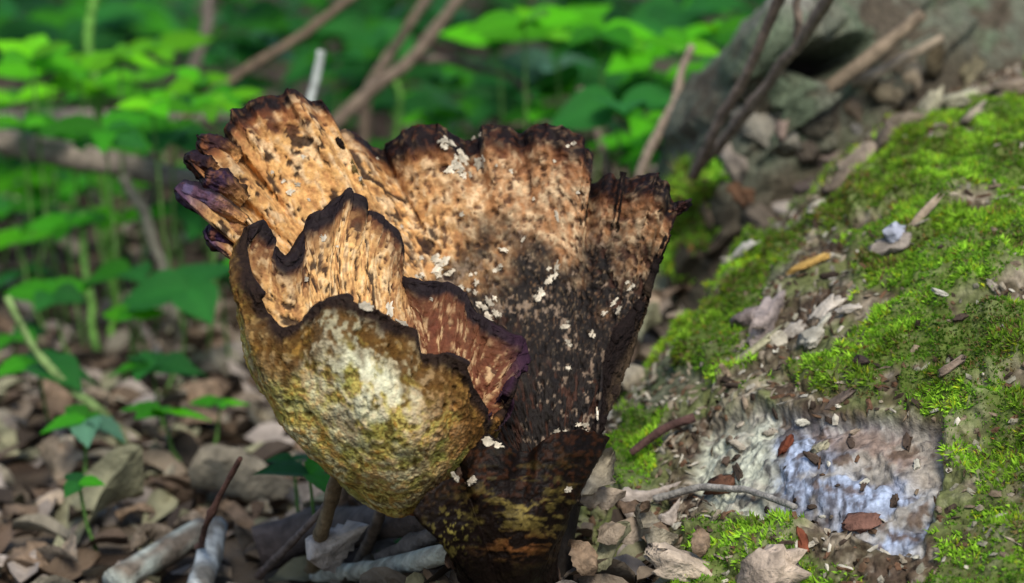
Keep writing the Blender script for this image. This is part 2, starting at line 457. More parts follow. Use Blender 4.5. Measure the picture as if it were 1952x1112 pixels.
st = {0: [(452,455,-.050),(444,540,-.048),(480,690,-.048),(660,940,-.045)],
 1: [(437,478,-.060),(444,560,-.060),(486,715,-.058),(680,955,-.050)],
 3: [(438,520,-.078),(452,590,-.080),(520,780,-.073),(715,967,-.058)],
 5: [(488,645,-.096),(500,725,-.095),(600,880,-.080),(755,977,-.060)],
 7: [(560,690,-.105),(590,790,-.101),(680,910,-.086),(790,970,-.065)],
 10: [(655,660,-.114),(690,780,-.113),(750,890,-.096),(815,948,-.070)],
 14: [(770,730,-.110),(790,812,-.109),(815,884,-.093),(845,928,-.070)],
 17: [(876,770,-.094),(866,832,-.090),(858,884,-.076),(865,917,-.060)],
 19: [(919,818,-.072),(904,852,-.069),(890,888,-.061),(890,912,-.050)],
 22: [(958,802,-.046),(945,842,-.043),(930,882,-.040),(920,907,-.035)],
 25: [(950,720,-.038),(930,790,-.040),(910,860,-.038),(905,902,-.030)],
 30: [(800,640,-.032),(820,740,-.037),(850,840,-.035),(880,902,-.030)],
 35: [(700,530,-.030),(730,680,-.037),(790,820,-.036),(860,902,-.030)],
 39: [(620,510,-.037),(650,670,-.041),(740,830,-.039),(840,912,-.033)],
 42: [(560,585,-.051),(610,720,-.049),(700,860,-.044),(810,932,-.038)],
 44: [(490,550,-.054),(530,700,-.051),(640,860,-.047),(780,948,-.042)]}
rc = np.array(rimC)
rl = np.vstack([rc, rc[:1]])
arc = np.concatenate([[0], np.cumsum(np.hypot(*np.diff(rl[:, :2], axis=0).T))])
NU, NV = 760, 190
Rc = curve(rimC, NU, 1.2, True)
tt = np.linspace(0, arc[-1], NU, endpoint=False)
ks = sorted(st)
ka = np.array([arc[k] for k in ks]); kk = np.concatenate([ka - arc[-1], ka, ka + arc[-1]])
lv = []
for j in range(4):
    d = np.array([st[k][j] for k in ks]); d3 = np.vstack([d, d, d])
    q = np.stack([np.interp(tt, kk, d3[:, a]) for a in range(3)], 1)
    lv.append(gsm(q, 9, True))
S = np.repeat(np.array([[915.0, 928.0, -0.02]]), NU, 0)
jit = fbm(np.arange(NU) / 3.5, 0.2, 0, 33, 3) - 0.5
Rc[:, 1] += jit * 7
levels = np.array([S + (lv[3] - S) * 0.15, lv[3], lv[2], lv[1], lv[0], Rc])
vk = np.linspace(0, 1, NV)
P3 = np.transpose(crom(levels, vk ** 0.85 * 5), (1, 0, 2))
ub = np.arange(NU) / NU
UU, VV = np.meshgrid(ub, vk, indexing='ij')
P3[..., 2] += (fbm(np.cos(UU * 2 * math.pi) * 3 + 5, np.sin(UU * 2 * math.pi) * 3 + 5, VV * 3, 44, 3) - 0.5) * 0.012 * VV
P3[..., 2] += (fbm(np.cos(UU * 2 * math.pi) * 6 + 15, np.sin(UU * 2 * math.pi) * 6 + 5, VV * 2, 46, 1) - 0.5) * 0.018 * VV ** 6
P = W(P3[..., 0], P3[..., 1], P3[..., 2])
N = grid_normals(P, True)
i10 = int(arc[10] / arc[-1] * NU)
if (N[i10, int(NV * 0.7)] @ FWD) > 0: N = -N
px_, py_ = P3[..., 0], P3[..., 1]
wx, wy, wz = P[..., 0], P[..., 1], P[..., 2]
# how near to the rim, in photo pixels along the wall
seg = np.linalg.norm(np.diff(P, axis=1), axis=2)
rdm = np.concatenate([np.cumsum(seg[:, ::-1], 1)[:, ::-1], np.zeros((NU, 1))], 1) / 0.000251
lump = fbm(wx * 160, wy * 160, wz * 160, 91, 3)
por = fbm(wx * 520, wy * 520, wz * 520, 92, 2)
Po = P + N * ((fbm(wx * 38, wy * 38, wz * 38, 99, 3) - 0.5) * 0.0075 + (lump - 0.5) * 0.0016 + (por - 0.5) * 0.0015 - 0.0016 * ss(0.70, 0.74, fbm(wx * 240, wy * 240, wz * 150, 90, 2)))[..., None] * ss(0, 12, rdm)[..., None]
co = np.zeros(P.shape) + np.array([0.43, 0.34, 0.085])
co = mixc(co, (0.50, 0.44, 0.22), ss(0.48, 0.66, lump))
co = mixc(co, (0.30, 0.145, 0.022), ss(0.50, 0.62, por) * 0.85)
co = mixc(co, (0.19, 0.215, 0.045), ss(0.48, 0.62, fbm(wx * 70, wy * 70, wz * 70, 93, 3)) * 0.55)
co = mixc(co, (0.09, 0.055, 0.012), ss(0.44, 0.33, por) * 0.85)
co = mixc(co, (0.12, 0.06, 0.015), ss(0.60, 0.70, fbm(wx * 130, wy * 130, wz * 45, 89, 3)) * 0.6)
pale = np.exp(-(((px_ - 690) * 0.75 - (py_ - 700) * 0.6) / 95) ** 2 - (((px_ - 690) * 0.6 + (py_ - 700) * 0.75) / 190) ** 2)
co = mixc(co, (0.62, 0.60, 0.42), pale * 0.8 * ss(0.35, 0.6, lump + 0.3 * (por - 0.5)))
co = mixc(co, (0.33, 0.125, 0.025), ss(740, 900, px_) * ss(640, 760, py_) * ss(0.35, 0.55, lump) * 0.75)
wr = fbm(np.cos(UU * 6.2832) * 9 + 20, np.sin(UU * 6.2832) * 9 + 20, VV * 4, 94, 3)
co = mixc(co, (0.085, 0.038, 0.008), ss(1, 0.45, rdm / (80 + 135 * wr)) * (0.96 - 0.45 * ss(0.52, 0.64, por)))
co = mixc(co, (0.016, 0.009, 0.007), ss(1, 0.4, rdm / (16 + 50 * wr)) * 0.97)
# inside
sidx = np.interp(tt, arc, np.arange(46))[:, None]
fold = ss(36.5, 38, sidx) * ss(43.8, 42.5, sidx)
thc = 0.0050 * (1 - VV) ** 0.5 + 0.0030
fib = fbm(UU * 240, VV * 26, 0, 95, 4); fib2 = fbm(UU * 560, VV * 50, 0, 96, 3)
ci = np.zeros(P.shape) + np.array([0.64, 0.36, 0.13])
ci = mixc(ci, (0.70, 0.50, 0.27), ss(0.5, 0.68, fib) * 0.7)
ci = mixc(ci, (0.28, 0.11, 0.04), ss(0.44, 0.32, fib) * 0.6)
ci = mixc(ci, (0.10, 0.04, 0.02), ss(0.44, 0.34, fib2) * 0.6)
bp = np.maximum(ss(0.68, 0.71, fbm(UU * 90, VV * 26, 0, 97, 3)), ss(0.715, 0.745, fbm(UU * 260, VV * 44, 0, 98, 2)))
ci = mixc(ci, (0.02, 0.012, 0.01), bp * 0.9)
ci = mixc(ci, (0.11, 0.032, 0.016), ss(700, 800, px_ + 60 * (wr - 0.5)) * (0.95 - 0.50 * ss(0.52, 0.64, fib)))
ci = mixc(ci, (0.10, 0.035, 0.015), ss(1, 0.2, rdm / (60 + 150 * wr)) * (0.95 - 0.35 * ss(0.5, 0.65, fib)))
ci = mixc(ci, (0.012, 0.008, 0.009), ss(1, 0.5, rdm / (16 + 56 * wr + 22 * fold)) * 0.98)
pur = ss(930, 985, px_ + 40 * (wr - 0.5)) * ss(560, 620, py_)
ci = mixc(ci, (0.030, 0.011, 0.022), pur * (0.45 + 0.5 * ss(90, 30, rdm)))
Pin = P - N * thc[..., None] - N * (((fib - 0.5) * 0.0012 + (fib2 - 0.5) * 0.0010 - bp * 0.001) * ss(0, 12, rdm))[..., None]
tv = np.einsum('ijk,ijk->ij', Po - Pin, N)
front = child('front_cap', thick_sheet('front_cap', Po, N, tv, co, ci, M['pore'], M['cap'], True), fung, 'bulging cup, olive yellow pored outside')
PB, NB = Pin, -N

# ---- lower dark cap
rimD = [(880,1125,-.062),(856,1060,-.072),(826,1016,-.082),(796,992,-.086),(786,978,-.088),(800,958,-.088),(816,938,-.088),(843,918,-.087),(862,908,-.084),(884,915,-.074),(872,884,-.070),
 (876,848,-.066),(895,838,-.066),(926,826,-.066),(958,842,-.068),(976,856,-.066),(993,862,-.063),(1009,862,-.063),(1030,843,-.067),(1063,825,-.066),(1101,818,-.060),(1134,824,-.053),
 (1164,832,-.044),(1152,857,-.042),(1134,883,-.040),(1113,916,-.037),(1092,953,-.035),(1084,995,-.034),(1073,1024,-.034),(1064,1060,-.035),(1066,1125,-.036)]
NU, NV = 300, 130
R = curve(rimD, NU, 1.0)
R[:, 1] += (fbm(np.arange(NU) / 3.0, 0.7, 0, 35, 3) - 0.5) * 8
RS = gsm(R, 7)
ub = np.linspace(0, 1, NU); vk = np.linspace(0, 1, NV)
base = np.stack([925 + 105 * ub, np.full(NU, 1150.0), -0.045 - 0.012 * np.sin(math.pi * ub)], 1)
P3 = base[:, None] + (RS - base)[:, None] * vk[None, :, None] + (R - RS)[:, None] * (ss(0.55, 1, vk) ** 1.5)[None, :, None]
UU, VV = np.meshgrid(ub, vk, indexing='ij')
P3[..., 2] -= 0.016 * np.sin(math.pi * VV * 0.9) * np.sin(math.pi * UU) ** 0.6
P3[..., 2] += 0.007 * np.exp(-((UU - 0.33) / 0.035) ** 2) * VV                     # fold between the two lobes
P3[..., 2] += (fbm(UU * 8, VV * 4, 0, 45, 3) - 0.5) * 0.012 * VV
P = W(P3[..., 0], P3[..., 1], P3[..., 2]); N = grid_normals(P)
if (N[NU // 2, NV // 2] @ FWD) > 0: N = -N
px_, py_ = P3[..., 0], P3[..., 1]
n1 = fbm(px_ / 26 + 2 * fbm(px_ / 40, py_ / 40, 0, 103, 2), py_ / 12, 0, 101, 4); n2 = fbm(px_ / 7, py_ / 7, 0, 102, 3)
P = P + N * ((n2 - 0.5) * 0.0010 + (n1 - 0.5) * 0.0007)[..., None]
cd = np.zeros(P.shape) + np.array([0.006, 0.0035, 0.0025])
cd = mixc(cd, (0.032, 0.011, 0.004), ss(0.45, 0.7, n2) * ss(1010, 900, py_) * 0.8)
yel = ss(0.56, 0.68, n1) * np.exp(-((px_ - 1000) / 90) ** 2 - ((py_ - 970) / 65) ** 2)
cd = mixc(cd, (0.15, 0.11, 0.028), yel * (0.55 + 0.45 * ss(0.4, 0.6, n2)))
cd = mixc(cd, (0.11, 0.04, 0.012), ss(0.52, 0.66, n1) * np.exp(-((px_ - 990) / 60) ** 2 - ((py_ - 1040) / 20) ** 2))
cd = mixc(cd, (0.16, 0.13, 0.03), ss(0.58, 0.68, n2) * np.exp(-((px_ - 860) / 35) ** 2 - ((py_ - 1010) / 40) ** 2) * 0.9)
cb = np.zeros(P.shape) + np.array([0.05, 0.03, 0.02])
th = 0.006 * (1 - VV) + 0.002
PD, ND = P, N
lower = child('lower_cap', thick_sheet('lower_cap', P, N, th, cd, cb, M['dark'], M['cap']), fung, 'small leathery blackish brown lower lobe')

# ---- stem
def tube(pts, rad, ns=14, noise=0.0, seed=0, cap=True):
    p = np.array(pts, float); r = np.array(rad, float)
    t = np.gradient(p, axis=0); t /= np.linalg.norm(t, axis=1, keepdims=True) + 1e-12
    ref = np.array([0.0, 0.0, 1.0]) if abs(t[0][2]) < 0.85 else np.array([1.0, 0.0, 0.0])
    V = []
    for i in range(len(p)):
        a = np.cross(t[i], ref); a /= np.linalg.norm(a) + 1e-12
        b = np.cross(a, t[i])
        ang = np.linspace(0, 2 * math.pi, ns, endpoint=False)
        rr = r[i] * (1 + noise * (2 * fbm(np.cos(ang) * 1.3 + 9, np.sin(ang) * 1.3 + 9, i * 0.55 + seed, seed, 2) - 1))
        V.append(p[i] + np.outer(np.cos(ang) * rr, a) + np.outer(np.sin(ang) * rr, b))
    V = np.concatenate(V)
    n = len(p)
    F = []
    for i in range(n - 1):
        for j in range(ns):
            j2 = (j + 1) % ns
            F.append((i * ns + j, i * ns + j2, (i + 1) * ns + j2, (i + 1) * ns + j))
    if cap:
        V = np.concatenate([V, p[:1], p[-1:]]); a, b = n * ns, n * ns + 1
        for j in range(ns):
            j2 = (j + 1) % ns
            F.append((a, j2, j, a)); F.append((b, (n - 1) * ns + j, (n - 1) * ns + j2, b))
        F4 = np.array(F[:-2 * ns]); F3 = np.array(F[-2 * ns:])[:, :3]
        return V, F4, F3
    return V, np.array(F), None

def mesh_mixed(name, V, F4, F3, col, mats):
    me = bpy.data.meshes.new(name)
    me.from_pydata([tuple(v) for v in V], [], [tuple(f) for f in F4] + ([tuple(f) for f in F3] if F3 is not None else []))
    for m in mats: me.materials.append(m)
    me.polygons.foreach_set('use_smooth', np.ones(len(me.polygons), bool))
    c = np.ones((len(V), 4), np.float32); c[:, :3] = np.clip(col, 0, 1)
    at = me.attributes.new('Col', 'FLOAT_COLOR', 'POINT'); at.data.foreach_set('color', c.ravel())
    me.update()
    return me

sp = [W(1070, 800, .034), W(1068, 830, .032), W(1062, 880, .026), W(1040, 930, .012), W(1012, 1020, .0), W(995, 1100, -.006), W(990, 1160, -.008)]
sp = np.array([np.asarray(a).reshape(3) for a in sp])
V, F4, F3 = tube(sp, [.009, .013, .0155, .018, .021, .025, .028], 20, 0.12, 3)
child('stem', mesh_mixed('stem', V, F4, F3, np.array([0.022, 0.018, 0.015]) * (0.6 + fbm(V[:, 0] * 300, V[:, 1] * 300, V[:, 2] * 300, 4, 3))[:, None], (M['dark'],)), fung)

# ---- pale flakes and chips clinging to the caps
def flake_mesh(r, seed, elong=1.0, th=0.0004):
    rg = np.random.default_rng(seed)
    n = 17
    a = np.linspace(0, 2 * math.pi, n, endpoint=False) + rg.uniform(-.15, .15, n)
    rr = r * rg.uniform(0.35, 1.25, n)
    top = np.stack([np.cos(a) * rr * elong, np.sin(a) * rr, np.full(n, th) + rg.uniform(-.2, .4, n) * th], 1)
    bot = top * np.array([1.05, 1.05, 0]) + np.array([0, 0, -th])
    V = np.concatenate([top, bot, [[0, 0, th * 1.4]]])
    F = [(i, (i + 1) % n, 2 * n) for i in range(n)]
    Q = [(n + i, n + (i + 1) % n, (i + 1) % n, i) for i in range(n)]
    me = bpy.data.meshes.new('flake')
    me.from_pydata([tuple(v) for v in V], [], F + Q)
    me.materials.append(M['flake'])
    return me

def stick_on(Pg, Ng, px, py, me, parent, ang=None, name='flake', lift=0.0):
    x, y, d = proj(Pg.reshape(-1, 3))
    q = (x - px) ** 2 + (y - py) ** 2
    near = np.where(q < max(q.min() * 1.5, 16))[0]
    i = near[np.argmin(d[near])]
    p = Pg.reshape(-1, 3)[i]; n = Ng.reshape(-1, 3)[i]
    n = n if n @ FWD < 0 else -n
    z = Vector(n); xa = Vector(RGT) - z * z.dot(Vector(RGT)); xa.normalize(); ya = z.cross(xa)
    R3 = Matrix((xa, ya, z)).transposed() @ Matrix.Rotation(random.uniform(0, 6.28) if ang is None else ang, 3, 'Z')
    o = obj(name, me, parent)
    o.matrix_parent_inverse = Matrix.Translation(parent.location).inverted() if parent.type == 'EMPTY' else Matrix.Identity(4)
    Mx = R3.to_4x4(); Mx.translation = Vector(p) + z * lift
    o.matrix_basis = Mx
    return o

K = 0.000251
for i, (x, y, r, e, a) in enumerate([(845,270,12,1.6,.3),(880,292,15,.8,.1),(868,316,15,1.4,.2),(898,318,17,1.2,1.2),(910,268,7,1.6,.6),(1087,270,8,1,0),(580,297,6,1,0),(1054,308,4,1,0),(972,325,5,1,0),
  (556,366,6,1.8,.2),(540,345,4,1.4,.2),(568,352,5,1.6,.1),(520,330,4,1,0),(590,380,4,1,0),(880,407,6,1,0),(818,492,10,1.3,.5),(838,506,14,1.2,.9),(850,522,9,1.4,.3),(798,525,7,1.5,0),
  (902,528,8,1.4,1.2),(892,552,9,1.3,.2),(912,572,11,1.5,2.3),(938,590,12,1.6,1.9),(948,608,8,1.8,1.6),(960,478,6,2.4,.3),(945,508,7,1,0),(1060,508,6,2.4,.9),(1048,524,9,1.5,1.0),(1034,548,10,1.5,1.1),(1026,562,7,1.4,.4),
  (1158,594,10,1.9,.6),(1198,546,8,1.5,.5),(1078,612,9,1.3,.4),(1084,650,6,1.4,1.5),(1090,660,5,1,0),(1128,640,9,1.2,1.1),(1064,410,4,4,1.4),(1102,370,4,1,0),(766,430,4,1,0),(720,300,4,1,0),(1000,455,3,3,1.4),(690,340,5,1,0),(1100,818,8,1.6,0),(1075,820,9,1.6,0),(1135,790,3,5,1.5),(1082,700,6,1,0),(1015,380,4,1,0),(948,318,4,1,0)]):
    rf = random.Random(900 + i)
    nsub = 1 if r < 7 else 3 if r < 11 else 5
    for q_ in range(nsub):
        sp_ = 0 if nsub == 1 else r * 1.1
        ex = rf.uniform(-1, 1) * sp_ * e; ey = rf.uniform(-1, 1) * sp_
        stick_on(PA, NA, x + ex * math.cos(a) - ey * math.sin(a), y - ex * math.sin(a) - ey * math.cos(a), flake_mesh(r * K * (1 if nsub == 1 else rf.uniform(.35, .75)), 300 + i * 7 + q_, e), rear, a + rf.uniform(-.5, .5))
for i, (x, y, r, e, a) in enumerate([(618,452,6,1.4,1.4),(745,588,9,1.9,1.4),(586,535,5,1,0),(702,586,8,2.0,-.1),(770,616,8,1.9,-.4),(826,570,4,1,0),(646,470,3,1,0)]):
    stick_on(np.concatenate([PB.reshape(-1, 3), Po.reshape(-1, 3)]), np.concatenate([NB.reshape(-1, 3), N.reshape(-1, 3)]) if False else np.concatenate([NB.reshape(-1, 3), -NB.reshape(-1, 3)]), x, y, flake_mesh(r * K, 400 + i, e), front, a)
for i, (x, y, r, e, a) in enumerate([(928,838,10,1.5,-.3),(950,847,7,1.5,-.3),(872,906,8,1.5,.2),(898,914,7,1.2,1.2),(893,920,6,1,0),(1086,935,5,1.8,.1)]):
    stick_on(PD, ND, x, y, flake_mesh(r * K, 500 + i, e, 0.0006), lower, a)

# ------------------------------------------------------------------ THE LOGS
def loft(front, crest, back, na, nt, a_dense=None):
    """front/crest/back: lists of world points, same count; returns P(na, nt, 3) from front foot over the crest to the back foot"""
    def line(p):
        p = np.array(p, float)
        t = np.arange(len(p)); q = np.linspace(0, len(p) - 1, na) if a_dense is None else a_dense
        r = np.stack([np.interp(q, t, p[:, k]) for k in range(3)], 1)
        return gsm(r, na / len(p) * 0.28)
    f, c, b = line(front), line(crest), line(back)
    th = np.concatenate([np.linspace(0, 1, int(nt * 0.75), endpoint=False), 1 + np.linspace(0, 1, nt - int(nt * 0.75))])
    P = np.zeros((na, nt, 3))
    for j, t in enumerate(th):
        if t <= 1:
            h = 1 - math.cos(t * math.pi / 2); z = math.sin(t * math.pi / 2)
            P[:, j, :2] = f[:, :2] + (c - f)[:, :2] * h; P[:, j, 2] = f[:, 2] + (c - f)[:, 2] * z
        else:
            t = t - 1
            h = math.sin(t * math.pi / 2); z = math.cos(t * math.pi / 2)
            P[:, j, :2] = c[:, :2] + (b - c)[:, :2] * h; P[:, j, 2] = b[:, 2] + (c - b)[:, 2] * z
    return P

g = lambda px, py, z: tuple(G(px, py, z))
crest1 = [(-.03,.10,-.03), (.02,.13,.008), g(1180,800,.03), g(1360,585,.080), g(1540,405,.122), g(1740,245,.165), g(1936,130,.187), (.62,1.0,.20), (1.0,1.7,.20)]
front1 = [(-.01,-.0,-.03), (.035,-.03,-.03), (.06,-.06,-.03), (.10,-.10,-.03), (.16,-.15,-.035), (.24,-.20,-.035), (.36,-.22,-.04), (.80,.20,-.05), (1.3,.9,-.05)]
back1 = [(-.03,.15,-.04), (.01,.20,-.03), (.06,.24,-.03), (.12,.34,-.03), (.16,.43,-.02), (.22,.50,-.02), (.33,.72,-.02), (.50,1.15,-.03), (.8,1.9,-.05)]
NAx, NT = 640, 420
P = loft(front1, crest1, back1, NAx, NT, np.interp(np.linspace(0, 1, NAx), [0, .10, .82, 1], [0, 1.2, 6.2, 8]))
N = grid_normals(P)
if N[NAx // 2, NT // 2][2] < 0: N = -N
px_, py_, dd = proj(P)
wx, wy, wz = P[..., 0], P[..., 1], P[..., 2]
nb = fbm(wx * 14, wy * 14, wz * 14, 201, 4) - 0.5
nm = fbm(wx * 60, wy * 60, wz * 60, 202, 4) - 0.5
nf = fbm(wx * 240, wy * 240, wz * 240, 203, 3) - 0.5
wpx = px_ + nm * 60 + nf * 20; wpy = py_ + (fbm(wx * 60 + 7, wy * 60, wz * 60, 204, 4) - 0.5) * 60 + nf * 20
bare = ss(9, -7, poly_sd(px_ + nf * 10, py_ + nm * 22, [(1330,800),(1440,765),(1520,785),(1800,797),(1782,905),(1745,1045),(1690,1040),(1600,1010),(1500,985),(1350,965),(1300,900)]))
mpoly = [[(1540,400),(1650,300),(1740,240),(1990,180),(1990,800),(1820,800),(1640,745),(1600,690),(1640,560),(1650,480),(1560,440)],
 [(1170,860),(1290,600),(1545,395),(1530,480),(1440,590),(1400,660),(1280,760),(1240,830),(1200,960)],
 [(1810,800),(1990,760),(1990,1140),(1745,1140),(1770,1000)],
 [(1320,1000),(1420,975),(1600,1010),(1720,1060),(1720,1120),(1300,1120)],
 [(1500,690),(1570,670),(1620,700),(1590,750),(1510,740)], [(1360,690),(1440,660),(1470,700),(1380,750)]]
moss = np.zeros(px_.shape)
for k, q in enumerate(mpoly):
    moss = np.maximum(moss, ss(22, -22, poly_sd(wpx, wpy, q)) * (0.62 if k in (2, 3) else 1.0))
patch = fbm(wx * 26, wy * 26, wz * 26, 205, 4)
moss *= ss(0.47, 0.56, patch + 0.11 * ss(1250, 1900, px_) * ss(1000, 300, py_) + 0.03)
moss *= (1 - bare)
out = (px_ > 1960) | (py_ < 0) | (py_ > 1115)
moss = np.where(out, ss(0.46, 0.56, patch), moss)
ridge = np.abs(fbm(wx * 45 + 3, wy * 45, wz * 45, 206, 4) - 0.5) * 2
disp = nb * 0.022 + nm * 0.010 + nf * 0.0035 - bare * 0.007 + moss * (0.003 + 0.020 * np.clip(nm + 0.05, -.05, .3)) - (1 - moss) * (1 - bare) * ss(0.10, 0.0, ridge) * 0.004
disp = disp - bare * (nm * 0.008 + 0.003 * ss(0.5, 0.62, fbm(wx * 90, wy * 90, wz * 90, 207, 4)))
P = P + N * disp[..., None]
c = np.zeros(P.shape) + np.array([0.105, 0.085, 0.052])
c = mixc(c, (0.27, 0.22, 0.16), ss(0.02, 0.18, nm))
c = mixc(c, (0.075, 0.05, 0.035), ss(-0.02, -0.16, nm) * 0.9)
c = mixc(c, (0.05, 0.035, 0.022), ss(0.05, 0.2, nf) * 0.8)
c = mixc(c, (0.40, 0.34, 0.26), ss(-0.1, -0.22, nf) * 0.5)
c = mixc(c, (0.13, 0.16, 0.05), ss(0.5, 0.62, fbm(wx * 32, wy * 32, wz * 32 + 4, 208, 3)) * 0.6)
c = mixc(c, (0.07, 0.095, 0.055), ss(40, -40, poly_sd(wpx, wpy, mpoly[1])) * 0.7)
# weathered wood where the bark has gone: pale on the left, sky reflection painted blue in the middle, brown at the top right
wood = np.zeros(P.shape) + np.array([0.235, 0.22, 0.20])
strk = 0.5 * fbm(px_ / 8, py_ / 22, 0, 209, 4) + 0.5 * fbm(wx * 75, wy * 75, wz * 75, 211, 4)
wood = mixc(wood, (0.40, 0.38, 0.34), ss(0.50, 0.64, strk))
blue = np.maximum(np.exp(-((wpx - 1670) / 115) ** 2 - ((wpy - 945) / 105) ** 2), np.exp(-((wpx - 1540) / 95) ** 2 - ((wpy - 885) / 90) ** 2))
wood = mixc(wood, (0.25, 0.29, 0.38), ss(0.25, 0.7, blue) * 0.9)
wood = mixc(wood, (0.38, 0.44, 0.56), ss(0.25, 0.7, blue) * ss(0.48, 0.62, strk))
wood = mixc(wood, (0.085, 0.08, 0.09), ss(0.50, 0.38, strk) * 0.9)
wood = mixc(wood, (0.46, 0.47, 0.36), ss(1500, 1420, wpx) * 0.9)
wood = mixc(wood, (0.24, 0.17, 0.13), ss(20, -25, poly_sd(wpx, wpy, [(1530,800),(1800,800),(1775,910),(1700,890),(1560,850)])) * 0.85)
wood = mixc(wood, (0.07, 0.05, 0.035), ss(0.04, 0.16, nm) * 0.6)
wood = mixc(wood, (0.30, 0.27, 0.22), ss(0.52, 0.60, fbm(wx * 48, wy * 48, wz * 48 + 9, 212, 4)) * 0.7)
wood = mixc(wood, (0.05, 0.045, 0.045), ss(0.12, 0.22, nf) * 0.75)
wood = mixc(wood, (0.09, 0.055, 0.035), ss(0.60, 0.68, fbm(wx * 110, wy * 110, wz * 110, 210, 3)) * 0.8)
c = c * (1 - bare[..., None]) + wood * bare[..., None]
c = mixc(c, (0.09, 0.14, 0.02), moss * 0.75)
log1 = empty('fallen_log', (0.12, 0.0, 0.0), 'decayed fallen log covered in bright green moss with a bare grey wood patch, blue sky reflection painted in', 'log')
LP, LN, LM, LB = P, grid_normals(P), moss, bare
if LN[NAx // 2, NT // 2][2] < 0: LN = -LN
child('trunk', mesh_np('trunk', P, quads(NAx, NT), c, True, (M['wood'],)), log1)

def moss_stuff(name, Pg, Ng, Mg, count, parent, seed, length=(0.0012, 0.0036), bright=(0.24, 0.42, 0.03), dark=(0.07, 0.17, 0.012)):
    rg = np.random.default_rng(seed)
    e1 = np.linalg.norm(Pg[1:, :-1] - Pg[:-1, :-1], axis=2); e2 = np.linalg.norm(Pg[:-1, 1:] - Pg[:-1, :-1], axis=2)
    X_, Y_, D_ = proj(Pg[:-1, :-1])
    vis = ((X_ > -150) & (X_ < 2250) & (Y_ > -120) & (Y_ < 1250))
    w = (e1 * e2) / np.maximum(D_, .3) * np.clip(Mg[:-1, :-1], 0, 1) ** 1.5 * (0.03 + vis)
    w = (w / w.sum()).ravel()
    idx = rg.choice(len(w), count, p=w)
    nt_ = Pg.shape[1] - 1
    i, j = idx // nt_, idx % nt_
    p = Pg[i, j] + (Pg[i + 1, j] - Pg[i, j]) * rg.random((count, 1)) + (Pg[i, j + 1] - Pg[i, j]) * rg.random((count, 1))
    n = Ng[i, j]
    dense = fbm(p[:, 0] * 55, p[:, 1] * 55, p[:, 2] * 55, seed, 3)
    L = rg.uniform(*length, count) * np.clip(proj(p)[2], 0.75, 1.15) * (0.55 + 0.9 * ss(0.35, 0.65, dense))
    Vs, Fs, Cs = [], [], []
    bl = 3
    tone = np.clip(ss(0.36, 0.64, dense) * 0.75 + rg.uniform(-.1, .35, count), 0, 1)
    col = np.array(dark)[None] * (1 - tone[:, None]) + np.array(bright)[None] * tone[:, None]
    col = col * rg.uniform(0.75, 1.25, (count, 1))
    hue = fbm(p[:, 0] * 24, p[:, 1] * 24, p[:, 2] * 24, seed + 5, 3)[:, None]
    col = col * (0.70 + 0.85 * ss(0.36, 0.62, hue)) * np.array([1, 1, 1.0])
    col = np.where(rg.random((count, 1)) < 0.22 * ss(0.55, 0.35, hue) + 0.05, np.array([0.20, 0.15, 0.06]) * rg.uniform(.6, 1.2, (count, 1)), col)
    yel = rg.random((count, 1)) < 0.10
    col = np.where(yel, col * np.array([1.6, 1.05, 0.8]), col)
    for b in range(bl):
        d = n * 0.8 + rg.normal(0, 0.75, (count, 3)); d[:, 2] += 0.15
        d /= np.linalg.norm(d, axis=1, keepdims=True)
        s = np.cross(d, rg.normal(0, 1, (count, 3))); s /= np.linalg.norm(s, axis=1, keepdims=True) + 1e-9
        wd = rg.uniform(0.0006, 0.0012, (count, 1))
        q = np.stack([p - n * 0.001 - s * wd, p - n * 0.001 + s * wd, p + d * L[:, None]], 1)
        Vs.append(q.reshape(-1, 3)); Cs.append(np.repeat(col * rg.uniform(.8, 1.2, (count, 1)), 3, 0))
    V = np.concatenate(Vs); Cc = np.concatenate(Cs)
    F = np.arange(len(V)).reshape(-1, 3)
    return child(name, mesh_np(name, V, F, Cc, False, (M['moss'],)), parent, None, 'stuff')

moss_stuff('moss_carpet', LP, LN, LM, 150000, log1, 11)

